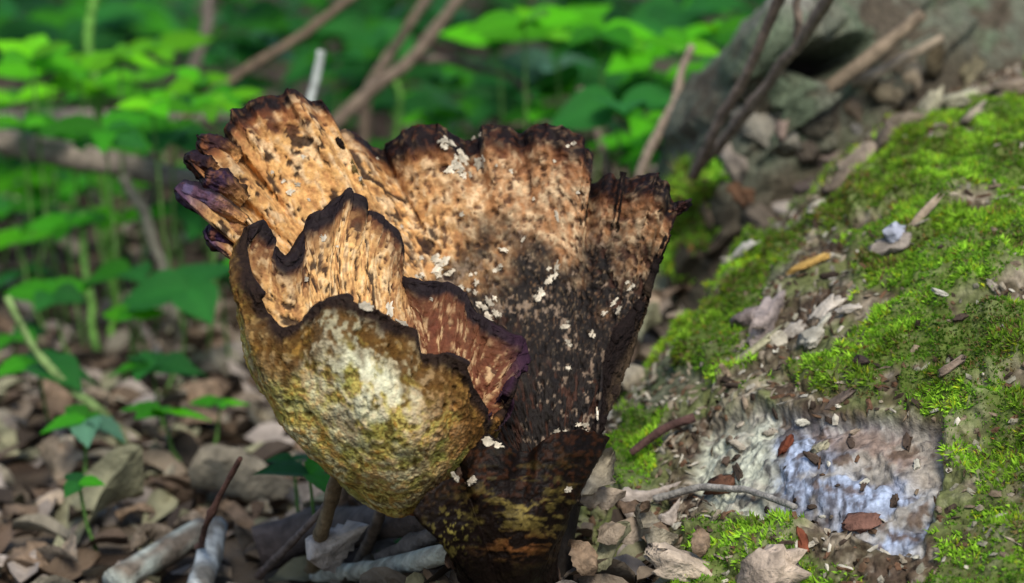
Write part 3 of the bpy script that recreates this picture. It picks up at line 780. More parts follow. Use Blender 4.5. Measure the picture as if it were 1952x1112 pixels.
def debris_stuff(name, Pg, Ng, Mg, count, parent, seed):
    rg = np.random.default_rng(seed)
    X_, Y_, D_ = proj(Pg[:-1, :-1])
    e1 = np.linalg.norm(Pg[1:, :-1] - Pg[:-1, :-1], axis=2); e2 = np.linalg.norm(Pg[:-1, 1:] - Pg[:-1, :-1], axis=2)
    w = e1 * e2 * Mg[:-1, :-1] * ((X_ > 1000) & (X_ < 2100) & (Y_ > -20) & (Y_ < 1200)); w = (w / w.sum()).ravel()
    idx = rg.choice(len(w), count, p=w); nt_ = Pg.shape[1] - 1; i, j = idx // nt_, idx % nt_
    p = Pg[i, j] + (Pg[i + 1, j] - Pg[i, j]) * rg.random((count, 1)) + (Pg[i, j + 1] - Pg[i, j]) * rg.random((count, 1))
    n = Ng[i, j] + rg.normal(0, .35, (count, 3)); n /= np.linalg.norm(n, axis=1, keepdims=True)
    a = np.cross(n, rg.normal(0, 1, (count, 3))); a /= np.linalg.norm(a, axis=1, keepdims=True); b = np.cross(n, a)
    la = rg.uniform(.0012, .0042, (count, 1)) * rg.uniform(.6, 1.5, (count, 1)); lb = rg.uniform(.0007, .0018, (count, 1)); h = rg.uniform(.0004, .0012, (count, 1))
    c0 = p + n * 0.0006
    V = np.stack([c0 - a * la - b * lb * .6, c0 - a * la * .2 - b * lb, c0 + a * la - b * lb * .5, c0 + a * la * .7 + b * lb, c0 - a * la * .6 + b * lb * .9, c0 + n * h], 1)
    pal = np.array([(.05,.035,.025), (.10,.06,.035), (.30,.25,.18), (.20,.15,.10), (.42,.38,.30), (.13,.07,.04), (.24,.22,.16)])
    cc = np.repeat((pal[rg.integers(0, 7, count)] * rg.uniform(.7, 1.2, (count, 1)))[:, None], 6, 1)
    F = np.array([(0, 1, 5), (1, 2, 5), (2, 3, 5), (3, 4, 5), (4, 0, 5)])[None] + (np.arange(count) * 6)[:, None, None]
    return child(name, mesh_np(name, V.reshape(-1, 3), F.reshape(-1, 3), cc.reshape(-1, 3), False, (M['wood'],)), parent, None, 'stuff')
debris_stuff('bark_debris', LP, LN, np.clip(1.05 - LM - 0.97 * LB, 0.03, 1), 7500, log1, 17)

# second trunk behind, grey, with a hollow
crest2 = [g(1255,395,.075), g(1290,330,.115), g(1385,190,.175), g(1480,60,.222), g(1560,-30,.245), (.40,.80,.29), (.75,1.05,.31), (1.3,1.5,.31)]
front2 = [(.11,.46,.0), (.13,.44,.0), (.17,.42,.01), (.23,.44,.03), (.30,.47,.05), (.42,.54,.06), (.75,.72,.06), (1.3,1.1,.05)]
back2 = [(.08,.62,-.02), (.10,.68,-.02), (.12,.78,-.02), (.16,.86,-.02), (.2,.92,-.02), (.32,1.06,-.02), (.6,1.35,-.02), (1.1,1.8,-.02)]
na2, nt2 = 300, 170
P = loft(front2, crest2, back2, na2, nt2)
N = grid_normals(P)
if N[na2 // 2, nt2 // 2][2] < 0: N = -N
px_, py_, dd = proj(P); wx, wy, wz = P[..., 0], P[..., 1], P[..., 2]
nb = fbm(wx * 12, wy * 12, wz * 12, 221, 4) - 0.5; nm = fbm(wx * 50, wy * 50, wz * 50, 222, 4) - 0.5
hol = ss(1.15, 0.75, np.hypot(((px_ - 1585) + (py_ - 112) * 0.6) / 66, (py_ - 112) / 42) + nm * 0.8)
plates = fbm((px_ + py_) / 60, (px_ * 0.6 - py_) / 190, 0, 223, 3)
disp = nb * 0.030 + nm * 0.010 - hol * 0.05 + 0.010 * ss(0.48, 0.54, plates)
P = P + N * disp[..., None]
c = np.zeros(P.shape) + np.array([0.115, 0.12, 0.085])
c = mixc(c, (0.22, 0.205, 0.165), ss(0.02, 0.2, nb))
c = mixc(c, (0.09, 0.12, 0.07), ss(0.5, 0.6, fbm(wx * 22, wy * 22, wz * 22, 224, 3)) * 0.7)
c = mixc(c, (0.07, 0.05, 0.035), ss(0.02, -0.16, nm) * 0.8)
c = mixc(c, (0.012, 0.009, 0.007), hol)
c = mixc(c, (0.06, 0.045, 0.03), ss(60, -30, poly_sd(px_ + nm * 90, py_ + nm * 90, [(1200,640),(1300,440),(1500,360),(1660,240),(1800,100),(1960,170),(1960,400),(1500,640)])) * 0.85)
log2 = empty('hollow_log', (0.3, 0.6, 0.0), 'grey green barked trunk with a dark hollow lying behind the mossy log', 'log')
N2 = grid_normals(P)
if N2[na2 // 2, nt2 // 2][2] < 0: N2 = -N2
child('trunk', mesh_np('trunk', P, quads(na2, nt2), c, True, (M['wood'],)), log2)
m2 = ss(18, -18, poly_sd(px_ + nm * 60, py_ + nm * 60, [(1250,480),(1262,400),(1300,325),(1370,300),(1385,340),(1345,390),(1330,470),(1290,520)]))
moss_stuff('moss_clump', P, N2, np.maximum(m2, 1e-6), 9000, log2, 13, (0.004, 0.012), (0.26, 0.48, 0.035), (0.14, 0.32, 0.025))

# ------------------------------------------------------------------ chips, bark pieces
def chunk_mesh(name, lx, ly, lz, seed, col, mtl, sub=(9, 6)):
    """irregular slab: two warped sheets with ragged edge"""
    nu, nv = 16, 9
    u = np.linspace(0, 2 * math.pi, nu, endpoint=False); v = np.linspace(-math.pi / 2, math.pi / 2, nv)
    U, Vv = np.meshgrid(u, v, indexing='ij')
    ce = np.sign(np.cos(Vv)) * np.abs(np.cos(Vv)) ** 0.3; se = np.sign(np.sin(Vv)) * np.abs(np.sin(Vv)) ** 0.6
    x = np.sign(np.cos(U)) * np.abs(np.cos(U)) ** 0.75 * ce; y = np.sign(np.sin(U)) * np.abs(np.sin(U)) ** 0.75 * ce; z = se
    n = 1 + 1.7 * (fbm(x * 2.2 + 5, y * 1.7 + seed, z * 1.7, seed, 3) - 0.5)
    x, y = x * n, y * n; z = z * (1 + 0.9 * (fbm(x * 3, y * 3 + seed, z, seed + 3, 3) - 0.5))
    V = np.stack([x * lx / 2, y * ly / 2, z * lz / 2], -1)
    cc = np.array(col) * (0.55 + 0.9 * fbm(x * 4, y * 4, z * 4 + seed, seed + 5, 3))[..., None]
    return mesh_np(name, V, quads(nu, nv, True), cc, True, (mtl,))

def surf_at(px, py):
    """visible point and normal on the mossy log at a photo pixel"""
    q = (SX - px) ** 2 + (SY - py) ** 2
    near = np.where(q < max(q.min() * 2, 25))[0]
    i = near[np.argmin(SD[near])]
    return LP.reshape(-1, 3)[i], LN.reshape(-1, 3)[i]
SX, SY, SD = proj(LP.reshape(-1, 3))

def lay(o, p, n, ang, tilt=0.0, parent=None):
    z = Vector(n).normalized(); xa = Vector((1, 0, 0)) - z * z.x; xa.normalize(); ya = z.cross(xa)
    R3 = Matrix((xa, ya, z)).transposed() @ Matrix.Rotation(ang, 3, 'Z') @ Matrix.Rotation(tilt, 3, 'Y')
    Mx = R3.to_4x4(); Mx.translation = Vector(p)
    if parent is not None:
        o.parent = parent; o.matrix_parent_inverse = Matrix.Translation(parent.location).inverted()
    o.matrix_basis = Mx
    return o

def chip(px, py, lx, ly, lz, ang, col, label, cat='bark chip', name='bark_chip', group=None, tilt=0.0, lift=0.3, on=None):
    p, n = surf_at(px, py) if on is None else on
    s = proj(p)[2] / FPX
    o = obj(name, chunk_mesh(name, lx * s, ly * s, lz * s, int(px * 7 + py), col, M['bark']), None, label, cat, group)
    lay(o, p + n * lz * s * lift, n, ang, tilt)
    return o

chip(1468, 608, 175, 62, 40, 0.12, (0.33, 0.27, 0.24), 'chunky weathered bark slab lying across the moss on the log')
chip(1575, 592, 70, 34, 20, 0.45, (0.40, 0.35, 0.29), 'pale wood chip touching the end of the bark slab on the log')
chip(1622, 588, 46, 16, 14, 0.2, (0.44, 0.39, 0.33), 'thin pale splinter beside the pale wood chip on the log')
chip(1484, 652, 30, 50, 14, 0.35, (0.38, 0.34, 0.26), 'narrow pale chip below the bark slab on the log')
chip(1520, 628, 38, 26, 16, 0.5, (0.42, 0.37, 0.31), 'small rounded pale chip between bark slab and leaning chips')
chip(1552, 643, 42, 52, 14, -0.6, (0.37, 0.34, 0.27), 'flat greyish chip under the pale wood chip on the log')
chip(1542, 502, 72, 18, 12, -0.1, (0.55, 0.34, 0.10), 'narrow yellow brown dead leaf sliver lying on the upper log', 'leaf sliver', 'leaf_sliver')
chip(1708, 447, 44, 34, 22, 0.6, (0.30, 0.31, 0.36), 'small blue grey stone like chip lying among the moss', lift=0.2)
chip(1642, 690, 26, 34, 20, 0.1, (0.05, 0.035, 0.03), 'small dark knot sticking out of the moss', lift=0.2)
chip(1372, 924, 64, 42, 14, -0.2, (0.13, 0.06, 0.035), 'brown dead leaf scrap lying at the edge of the bare wood patch', 'leaf scrap', 'leaf_scrap')
chip(1498, 850, 40, 20, 16, 0.1, (0.14, 0.04, 0.02), 'small dark red brown chip lying on the bare grey wood', 'chip')
chip(1560, 855, 34, 15, 14, -0.15, (0.40, 0.36, 0.24), 'small pale tan chip lying on the bare grey wood', 'chip')
chip(1640, 1000, 76, 36, 18, -0.1, (0.14, 0.07, 0.05), 'dark brown bark scrap at the lower end of the bare wood')
chip(1532, 1030, 20, 44, 14, 0.2, (0.20, 0.06, 0.03), 'small upright reddish chip in the lower moss', 'chip')
chip(1480, 1082, 130, 70, 70, 0.2, (0.42, 0.33, 0.25), 'tan crumbly wood lump at the foot of the mossy log', 'wood lump', 'wood_lump')
chip(1300, 1094, 150, 50, 50, 0.0, (0.40, 0.32, 0.24), 'flat tan wood lump lying on the litter at the log foot', 'wood lump', 'wood_lump')
chip(1432, 610, 60, 26, 34, 0.1, (0.16, 0.13, 0.12), 'small dark bark piece under the slab edge')
chip(1430, 672, 120, 22, 14, 0.05, (0.34, 0.32, 0.20), 'long flat bark strip below the chunky slab on the log')
# loose bark and crumbs scattered on the bare and brown parts
cr = np.random.default_rng(5)
k = 0
while k < 60:
    x, y = cr.uniform(1240, 1920), cr.uniform(460, 1090)
    p, n = surf_at(x, y)
    i = np.argmin((SX - x) ** 2 + (SY - y) ** 2)
    if LM.ravel()[i] > 0.5 and cr.random() < 0.7: continue
    s = cr.uniform(7, 19)
    col, cw = [((0.05, 0.035, 0.025), 'blackish'), ((0.085, 0.058, 0.042), 'dark brown'), ((0.36, 0.31, 0.24), 'tan'), ((0.22, 0.17, 0.12), 'mid brown'), ((0.48, 0.45, 0.36), 'whitish')][cr.integers(5)]
    chip(x, y, s * cr.uniform(1, 2.2), s * 0.8, s * 0.5, cr.uniform(0, 6.28), col, cw + ' crumb of bark or rotten wood lying loose on the log', 'crumb', 'bark_crumb', cw + ' crumbs scattered on the log')
    k += 1

for (x, y, lx, ly, lz, a, col) in [(1645,300,70,40,24,.4,(.24,.19,.14)),(1690,262,60,36,24,.5,(.14,.11,.08)),(1730,232,70,40,26,.4,(.20,.16,.11)),(1775,205,80,44,26,.3,(.30,.27,.18)),(1830,190,80,50,24,.3,(.33,.31,.21)),(1880,180,60,40,24,.2,(.16,.13,.09)),(1925,170,70,40,26,.2,(.22,.17,.12)),(1860,215,50,30,18,.1,(.26,.22,.16)),(1600,345,50,30,20,.5,(.18,.14,.10)),(1560,392,44,26,16,.6,(.34,.31,.25)),(1420,470,56,20,14,.5,(.46,.43,.38)),(1395,495,40,22,14,.7,(.36,.32,.27)),(1750,420,110,26,16,.05,(.22,.17,.12)),(1700,470,70,30,14,.2,(.26,.22,.18)),(1810,700,60,30,16,.1,(.20,.15,.11)),(1600,760,70,20,12,.1,(.12,.09,.07))]:
    p, n = surf_at(x, y)
    s = proj(p)[2] / FPX
    o = obj('bark_piece', chunk_mesh('bark_piece', lx * s, ly * s, lz * s, int(x + y), col, M['bark']))
    lay(o, p + n * lz * s * 0.2, n, a, 0.1, log1)

# ragged bark standing along the crevice between the trunks: parts of the rear trunk
def at_depth(px, py, z):
    return np.array(G(px, py, z))
rb = np.random.default_rng(9)
SX2, SY2, SD2 = proj(P.reshape(-1, 3))
for (x, y, lx, ly, lz, a, col) in [(1405,372,70,40,30,.6,(.17,.09,.05)),(1345,410,60,36,30,.8,(.10,.075,.05)),(1452,250,120,60,26,.45,(.20,.18,.14)),(1478,238,34,60,24,.2,(.26,.19,.15)),(1385,305,90,50,26,.6,(.24,.20,.16)),
  (1520,285,80,40,26,.5,(.10,.08,.06)),(1560,240,60,50,30,.3,(.08,.07,.05)),(1600,300,80,36,24,.6,(.13,.10,.08)),(1640,215,70,44,30,.5,(.16,.12,.08)),(1700,180,80,44,30,.5,(.20,.16,.10)),(1745,140,70,50,30,.6,(.26,.20,.13)),
  (1790,120,50,70,34,.2,(.09,.07,.04)),(1850,150,80,50,34,-.5,(.14,.12,.07)),(1905,180,80,40,30,-.4,(.16,.12,.08)),(1540,350,90,40,26,.5,(.09,.07,.06)),(1450,420,80,40,24,.7,(.10,.08,.06)),(1500,400,70,36,24,.6,(.22,.19,.16)),(1670,270,90,36,24,.5,(.15,.14,.12))]:
    q = (SX2 - x) ** 2 + (SY2 - y) ** 2
    near = np.where(q < max(q.min() * 2, 40))[0]
    i = near[np.argmin(SD2[near])]
    p, n = P.reshape(-1, 3)[i], N2.reshape(-1, 3)[i]
    s = proj(p)[2] / FPX
    o = obj('bark_piece', chunk_mesh('bark_piece', lx * s, ly * s, lz * s, int(x + y), col, M['bark']))
    lay(o, p + n * lz * s * 0.3, n, a, rb.uniform(-.25, .25), log2)

# ------------------------------------------------------------------ twigs, branches
def twig(name, pts, r0, r1, col, label, cat, group=None, noise=0.32, ns=10, lichen=None, knots=0, wob=0.0, parent=None):
    p = np.array(pts, float)
    s = np.concatenate([[0], np.cumsum(np.linalg.norm(np.diff(p, axis=0), axis=1))])
    n = max(8, int(s[-1] / max(r0, 0.0015) / 1.6)); n = min(n, 60)
    t = np.linspace(0, s[-1], n)
    q = np.stack([np.interp(t, s, p[:, k]) for k in range(3)], 1)
    q = gsm(q, max(0.8, n * 0.035)) if len(p) > 2 else q
    sd = int(abs(p[0, 0] * 9173 + p[0, 1] * 3571 + p[-1, 2] * 7919) * 10) % 10000
    if wob:
        q = q + (np.stack([fbm(t / s[-1] * 5, k + 0.5, sd, sd, 2) for k in range(3)], 1) - 0.5) * wob
    rr = np.linspace(r0, r1, n) * (1 + 0.25 * (fbm(np.arange(n) * 0.8, 0.3, sd, sd, 2) - 0.5))
    for k in range(knots):
        rr += r0 * 0.55 * np.exp(-((np.arange(n) - (k + 0.7) * n / (knots + 0.4)) / 1.0) ** 2)
    V, F4, F3 = tube(q, rr, ns, noise, sd)
    cn = fbm(V[:, 0] * 260, V[:, 1] * 260, V[:, 2] * 260, sd, 4)
    c = np.array(col)[None] * (0.5 + cn)[:, None]
    if lichen:
        c = c * (1 - ss(0.46, 0.58, fbm(V[:, 0] * 220, V[:, 1] * 220, V[:, 2] * 220, sd + 1, 4)))[:, None] + np.array(lichen)[None] * ss(0.46, 0.58, fbm(V[:, 0] * 220, V[:, 1] * 220, V[:, 2] * 220, sd + 1, 4))[:, None]
    me = mesh_mixed(name, V, F4, F3, c, (M['twig'],))
    if parent is not None:
        return child(name, me, parent)
    return obj(name, me, None, label, cat, group)

def wp(*a): return [np.asarray(W(x, y, d)).reshape(3) for x, y, d in a]
def drop(p, dx=0.0, dy=0.0):
    return np.array([p[0] + dx, p[1] + dy, float(ground_z(np.array(p[0] + dx), np.array(p[1] + dy))) - 0.01])

# bottom left, near the focus
gp = lambda x, y, z=0.0: np.array(GG(x, y, z + 0.012))
twig('lichened_branch', [gp(215,1112,.008), gp(300,1060,.010), gp(395,1008,.010)], .0085, .0075, (.16,.13,.10), 'grey lichen spotted branch lying on the leaf litter', 'branch', lichen=(.36,.39,.34), noise=.2, ns=12)
twig('lichened_branch', [gp(372,1150,.012), gp(398,1060,.014), gp(412,1000,.016)], .0085, .0065, (.15,.14,.12), 'pale whitish lichen crusted stub beside the red twig', 'branch', lichen=(.46,.49,.48), noise=.22, ns=12)
twig('bare_twig', [gp(375,1080,-.01), W(392,1000,.09).reshape(3), W(424,935,.07).reshape(3), W(462,868,.05).reshape(3)], .0022, .0013, (.11,.055,.04), 'thin reddish brown twig standing up out of the leaf litter', 'twig', knots=2)
twig('fallen_branch', [gp(468,1045,.012), gp(580,1022,.014), gp(690,996,.016), gp(800,984,.02), gp(960,975,.02)], .013, .0085, (.095,.072,.062), 'thick dark broken branch lying behind the upright twigs', 'branch', noise=.16, ns=14, wob=.006)
twig('upright_twig', [gp(594,1105,-.01), W(612,1020,.04).reshape(3), W(636,935,-.0).reshape(3), W(650,880,-.02).reshape(3)], .0050, .0032, (.17,.12,.065), 'olive brown upright twig rising under the pored cup', 'twig')
twig('leaning_twig', [gp(492,1100,.0), W(560,1030,.08).reshape(3), W(612,975,.04).reshape(3), W(640,935,.01).reshape(3)], .0024, .0016, (.16,.12,.10), 'thin brown twig leaning against the upright olive twig', 'twig')
twig('upright_twig', [gp(686,1075,-.01), W(705,1030,.07).reshape(3), W(722,985,.04).reshape(3), W(735,950,.0).reshape(3)], .0038, .0026, (.16,.12,.09), 'short grey brown twig standing below the cup bottom', 'twig')
twig('pale_stick', [gp(600,1098,.004), gp(720,1086,.006), gp(800,1068,.009), gp(880,1046,.012)], .0042, .0055, (.33,.31,.25), 'pale peeled stick lying in front of the dark lower lobe', 'stick', lichen=(.42,.42,.34))
twig('grey_stick', [gp(722,1066,.006), gp(790,1036,.008), gp(850,1008,.012)], .0034, .0044, (.17,.14,.12), 'grey brown stick crossing the pale peeled stick', 'stick', knots=1)
twig('red_brown_twig', [surf_at(1196,884)[0] + [0, 0, .006], surf_at(1260,850)[0] + [0, 0, .010], surf_at(1325,818)[0] + [0, 0, .006]], .0020, .0025, (.085,.045,.038), 'red brown broken twig lying on the log flank near the fungus', 'twig')
twig('curved_grey_twig', [surf_at(1240,962)[0] + [0, 0, .003], surf_at(1330,950)[0] + [0, 0, .006], surf_at(1420,955)[0] + [0, 0, .006], surf_at(1520,980)[0] + [0, 0, .004]], .0019, .0015, (.27,.25,.22), 'thin curved grey twig lying across the lower bare wood', 'twig')

# background stems
def bg(name, pts, r0, r1, col, label, cat='branch', foot=True, wob=.01):
    w = wp(*pts)
    if foot:
        a = w[-1]
        w = w + [drop(a, (a[0] - w[-2][0]) * 0.5, 0.03)]
    return twig(name, w, r0, r1, col, label, cat, wob=wob)
brown = (.17, .125, .09)
bg('dead_branch', [(-80,250,.75),(120,285,.75),(330,335,.75),(560,400,.75)], .011, .010, (.20,.165,.13), 'long grey brown dead branch lying across the undergrowth low', foot=True)
bg('dead_branch', [(-60,225,1.15),(200,222,1.15),(470,215,1.15),(640,260,1.15)], .008, .006, (.20,.17,.14), 'thinner dead branch stretched behind the bright leaves')
bg('bare_sapling', [(900,-40,.95),(795,108,.95),(700,180,.95),(630,245,.95)], .0055, .0075, brown, 'bare forked sapling stem leaning behind the fan notch', 'sapling')
bg('bare_sapling', [(840,-40,1.05),(770,70,1.05),(715,150,1.05),(690,200,1.05)], .0045, .006, brown, 'slender bare stem crossing the forked sapling', 'sapling')
bg('dead_branch', [(790,112,.96),(860,118,.97),(960,138,1.0),(1010,170,1.0)], .004, .003, (.16,.12,.10), 'thin side branch sagging from the forked sapling')
bg('bare_sapling', [(700,-30,.9),(560,70,.9),(430,155,.9),(330,240,.9)], .004, .0055, (.15,.105,.07), 'slim brown stem slanting behind the fan top', 'sapling')
bg('broken_stub', [(614,82,.55),(607,120,.55),(594,172,.55),(590,240,.55)], .0034, .0030, (.36,.38,.34), 'short pale grey stem stub above the fan top', 'stem')
bg('bare_sapling', [(400,-40,1.3),(400,60,1.3),(350,170,1.3),(300,250,1.3)], .006, .008, (.15,.12,.10), 'grey sapling stem in the dark gap of the undergrowth', 'sapling')
bg('bare_sapling', [(1500,-30,.24),(1430,120,.30),(1360,255,.36),(1322,335,.42)], .0032, .0038, (.22,.16,.12), 'straight brown stem rising over the mossy clump', 'sapling', foot=False, wob=.004)
bg('bare_sapling', [(1590,-30,.22),(1520,85,.28),(1420,215,.35),(1335,318,.42)], .0032, .0044, (.22,.17,.13), 'grey brown forked stem rising beside the straight brown stem', 'sapling', foot=False, wob=.004)
bg('bare_sapling', [(1520,85,.28),(1522,40,.27),(1525,-30,.26)], .0028, .0024, (.22,.17,.13), 'upright tip branch growing off the forked stem', 'sapling', foot=False)
bg('bare_sapling', [(1320,80,.55),(1290,175,.55),(1255,260,.55),(1225,325,.55)], .0028, .0052, (.26,.20,.15), 'pale brown dry stalk standing behind the right fan lobe', 'stalk')
bg('bare_sapling', [(1105,160,.75),(1130,240,.75),(1150,300,.75),(1165,345,.75)], .0032, .0036, (.17,.13,.10), 'thin stalk showing above the notch in the fan', 'stalk')
bg('bare_sapling', [(1300,150,.8),(1302,250,.8),(1305,330,.8)], .0026, .003, (.12,.12,.06), 'thin dark green stalk between brown stems', 'stalk')
bg('fallen_twig', [(1765,22,.40),(1640,125,.40),(1500,225,.42),(1440,270,.44)], .0050, .0062, (.20,.15,.10), 'long brown twig leaning along the grey trunk', 'twig', foot=False, wob=.004)
bg('fallen_twig', [(1800,70,.44),(1660,140,.42),(1560,180,.42),(1490,215,.42)], .0030, .0042, (.24,.19,.13), 'thin twig lying under the long brown twig on the trunk', 'twig', foot=False, wob=.004)
bg('green_stem', [(10,560,.40),(60,660,.40),(120,730,.40),(200,790,.40)], .0026, .0030, (.16,.24,.08), 'curved pale green stem bending over the litter', 'stem', wob=.0)
bg('green_stem', [(160,400,.7),(165,500,.7),(175,600,.7),(190,690,.7)], .0030, .0034, (.12,.26,.05), 'upright pale green stem in the left undergrowth', 'stem')
bg('green_stem', [(215,470,.75),(215,560,.75),(220,670,.75)], .0026, .0028, (.12,.28,.04), 'second upright green stem beside the pale stem', 'stem')
bg('dead_branch', [(230,335,.7),(270,420,.7),(310,520,.7),(330,600,.7)], .0042, .005, (.16,.15,.11), 'greyish stem dropping from the low dead branch')
bg('green_stem', [(750,130,1.0),(765,170,1.0),(755,215,1.0)], .003, .003, (.12,.28,.05), 'short green stem behind the forked sapling', 'stem')
bg('green_stem', [(180,-30,.9),(175,80,.9),(185,190,.9)], .004, .004, (.13,.30,.05), 'thick light green stem at the upper undergrowth', 'stem')

# ------------------------------------------------------------------ leaves
def leaf_mesh(name, L, Wd, fold=0.25, droop=0.3, serr=0.0, seed=0, col=(0.06, 0.26, 0.02), mtl=None, nx=11, ny=5, curl=0.0, tip=1.6, ragged=0.0, crumple=0.05):
    rg = np.random.default_rng(seed)
    t = np.linspace(0, 1, nx); y = np.linspace(-1, 1, ny)
    T, Yy = np.meshgrid(t, y, indexing='ij')
    w = np.sin(math.pi * T ** 0.75) ** 0.85 * (1 - 0.25 * T ** tip)
    w = np.maximum(w, 0.015)
    edge = (np.abs(Yy) > 0.9) * (np.arange(nx)[:, None] % 2) * serr
    w = w * (1 - edge)
    if ragged:
        w = w * (1 + ragged * (fbm(T * 6, Yy * 2 + seed, 0, seed, 2) - 0.5) * 2 * (np.abs(Yy) > 0.3))
    X_ = T * L; Yw = Yy * w * Wd / 2
    Zz = np.abs(Yy) * w * Wd / 2 * fold - droop * L * T ** 2 * 0.5 + curl * L * np.sin(T * 3 + seed) * 0.25
    Zz = Zz + curl * Wd * (Yy ** 2) * np.sin(seed * 1.7 + T * 2) * 0.6
    Zz = Zz + (fbm(T * 6, Yy * 2.5 + 3, 0, seed + 2, 3) - 0.5) * L * crumple
    vein = 1.0 + 0.18 * (np.abs(Yy) < 0.1) + 0.10 * (fbm(T * 12, Yy * 3, 0, seed, 2) - 0.5)
    c = np.array(col)[None, None] * vein[..., None]
    return mesh_np(name, np.stack([X_, Yw, Zz], -1), quads(nx, ny), c, True, (mtl or M['leaf'],))

greens = [(0.078, 0.40, 0.004), (0.036, 0.24, 0.006), (0.022, 0.15, 0.020), (0.13, 0.47, 0.006), (0.010, 0.075, 0.008), (0.10, 0.24, 0.14)]  # last entry paints a bluish sky gloss into background leaves
LEAVES = []
for i in range(18):
    LEAVES.append(leaf_mesh('leaf', 1.0, 0.52 + 0.14 * (i % 3), 0.2 + 0.08 * (i % 2), 0.15 + 0.2 * (i % 3), 0.14 * (i % 2), i, greens[i % 6]))
STEMC = {}
def orient(d, upv):
    x = Vector(d).normalized(); z = Vector(upv) - x * x.dot(Vector(upv)); z.normalize(); y = z.cross(x)
    return Matrix((x, y, z)).transposed()

def plant(node, leaf_len, nleaf, label, group=None, tiers=1, seed=0, pal=(0, 1, 3), up=0.1, face=0.75, name='woodland_plant', lean=None):
    rg = np.random.default_rng(seed)
    node = np.array(node, float)
    dx = rg.uniform(-.03, .03) if lean is None else lean
    foot = drop(node, dx, rg.uniform(-.02, .04))
    e = empty(name, tuple(foot + [0, 0, .01]), label, 'plant', group)
    e.location.z = foot[2] + 0.01
    mid = (foot + node) / 2 + np.array([dx * -.3, 0, 0])
    V, F4, F3 = tube(np.array([foot, (foot + mid) / 2, mid, (mid + node) / 2, node]), np.array([1.25, 1.15, 1.0, .9, .7]) * max(.0012, leaf_len * 0.022), 6)
    child('stem', mesh_mixed('stem', V, F4, F3, np.full((len(V), 3), 1.0) * np.array([0.10, 0.20, 0.045]), (M['twig'],)), e)
    nodes = [node] if tiers == 1 else [node + (foot - node) * k * 0.28 for k in range(tiers)]
    for ti, nd in enumerate(nodes):
        a0 = rg.uniform(0, 6.28)
        for k in range(nleaf):
            a = a0 + 6.283 * k / nleaf + rg.uniform(-.3, .3)
            d = np.array([math.cos(a), math.sin(a), up + rg.uniform(-.35, .3)])
            o = obj('leaf', LEAVES[[q for q in range(18) if q % 6 in pal][rg.integers(len([q for q in range(18) if q % 6 in pal]))]], e)
            s = leaf_len * rg.uniform(0.7, 1.15)
            R3 = orient(d, (rg.uniform(-.3, .3), -face + rg.uniform(-.35, .3), 1))
            Mx = R3.to_4x4() @ Matrix.Scale(s, 4)
            Mx.translation = Vector(nd)
            o.matrix_parent_inverse = Matrix.Translation(e.location).inverted()
            o.matrix_basis = Mx
    return e

def pl(px, py, dep, size_px, n, label, group=None, **kw):
    nd = np.asarray(W(px, py, dep)).reshape(3)
    return plant(nd, size_px * (D0 + dep) / FPX, n, label, group, **kw)

GB = 'plants in the left undergrowth'
GR = 'plants in the right undergrowth'
LB_ = 'green broadleaf plant in the blurred undergrowth left of the fungus'
LR_ = 'green leafy plant in the blurred undergrowth above the fungus'
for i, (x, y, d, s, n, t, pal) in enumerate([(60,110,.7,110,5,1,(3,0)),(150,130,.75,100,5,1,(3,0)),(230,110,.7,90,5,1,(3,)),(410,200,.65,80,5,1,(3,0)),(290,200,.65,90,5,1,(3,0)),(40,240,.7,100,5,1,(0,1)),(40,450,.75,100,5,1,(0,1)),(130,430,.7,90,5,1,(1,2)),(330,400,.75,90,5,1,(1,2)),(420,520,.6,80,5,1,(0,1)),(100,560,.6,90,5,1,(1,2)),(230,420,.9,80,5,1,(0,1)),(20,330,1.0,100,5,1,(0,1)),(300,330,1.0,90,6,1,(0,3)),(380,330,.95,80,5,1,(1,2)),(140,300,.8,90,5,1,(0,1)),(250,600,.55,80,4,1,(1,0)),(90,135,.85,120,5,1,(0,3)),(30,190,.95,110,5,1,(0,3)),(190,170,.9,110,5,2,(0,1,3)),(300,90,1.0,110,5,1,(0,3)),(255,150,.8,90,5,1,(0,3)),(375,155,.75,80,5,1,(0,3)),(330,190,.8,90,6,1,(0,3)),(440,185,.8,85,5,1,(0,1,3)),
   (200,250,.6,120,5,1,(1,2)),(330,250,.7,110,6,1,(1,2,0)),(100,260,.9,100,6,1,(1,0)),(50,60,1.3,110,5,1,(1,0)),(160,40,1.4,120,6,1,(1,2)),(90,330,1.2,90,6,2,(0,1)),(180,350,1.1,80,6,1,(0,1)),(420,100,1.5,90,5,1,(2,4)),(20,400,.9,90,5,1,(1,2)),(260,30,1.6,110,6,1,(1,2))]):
    tn = 'vivid ' if 3 in pal else 'shaded ' if 2 in pal else 'mid toned '  # tone word follows the leaf palette
    pl(x, y, d, s, n, tn + LB_, tn + GB, tiers=t, seed=100 + i, pal=pal)
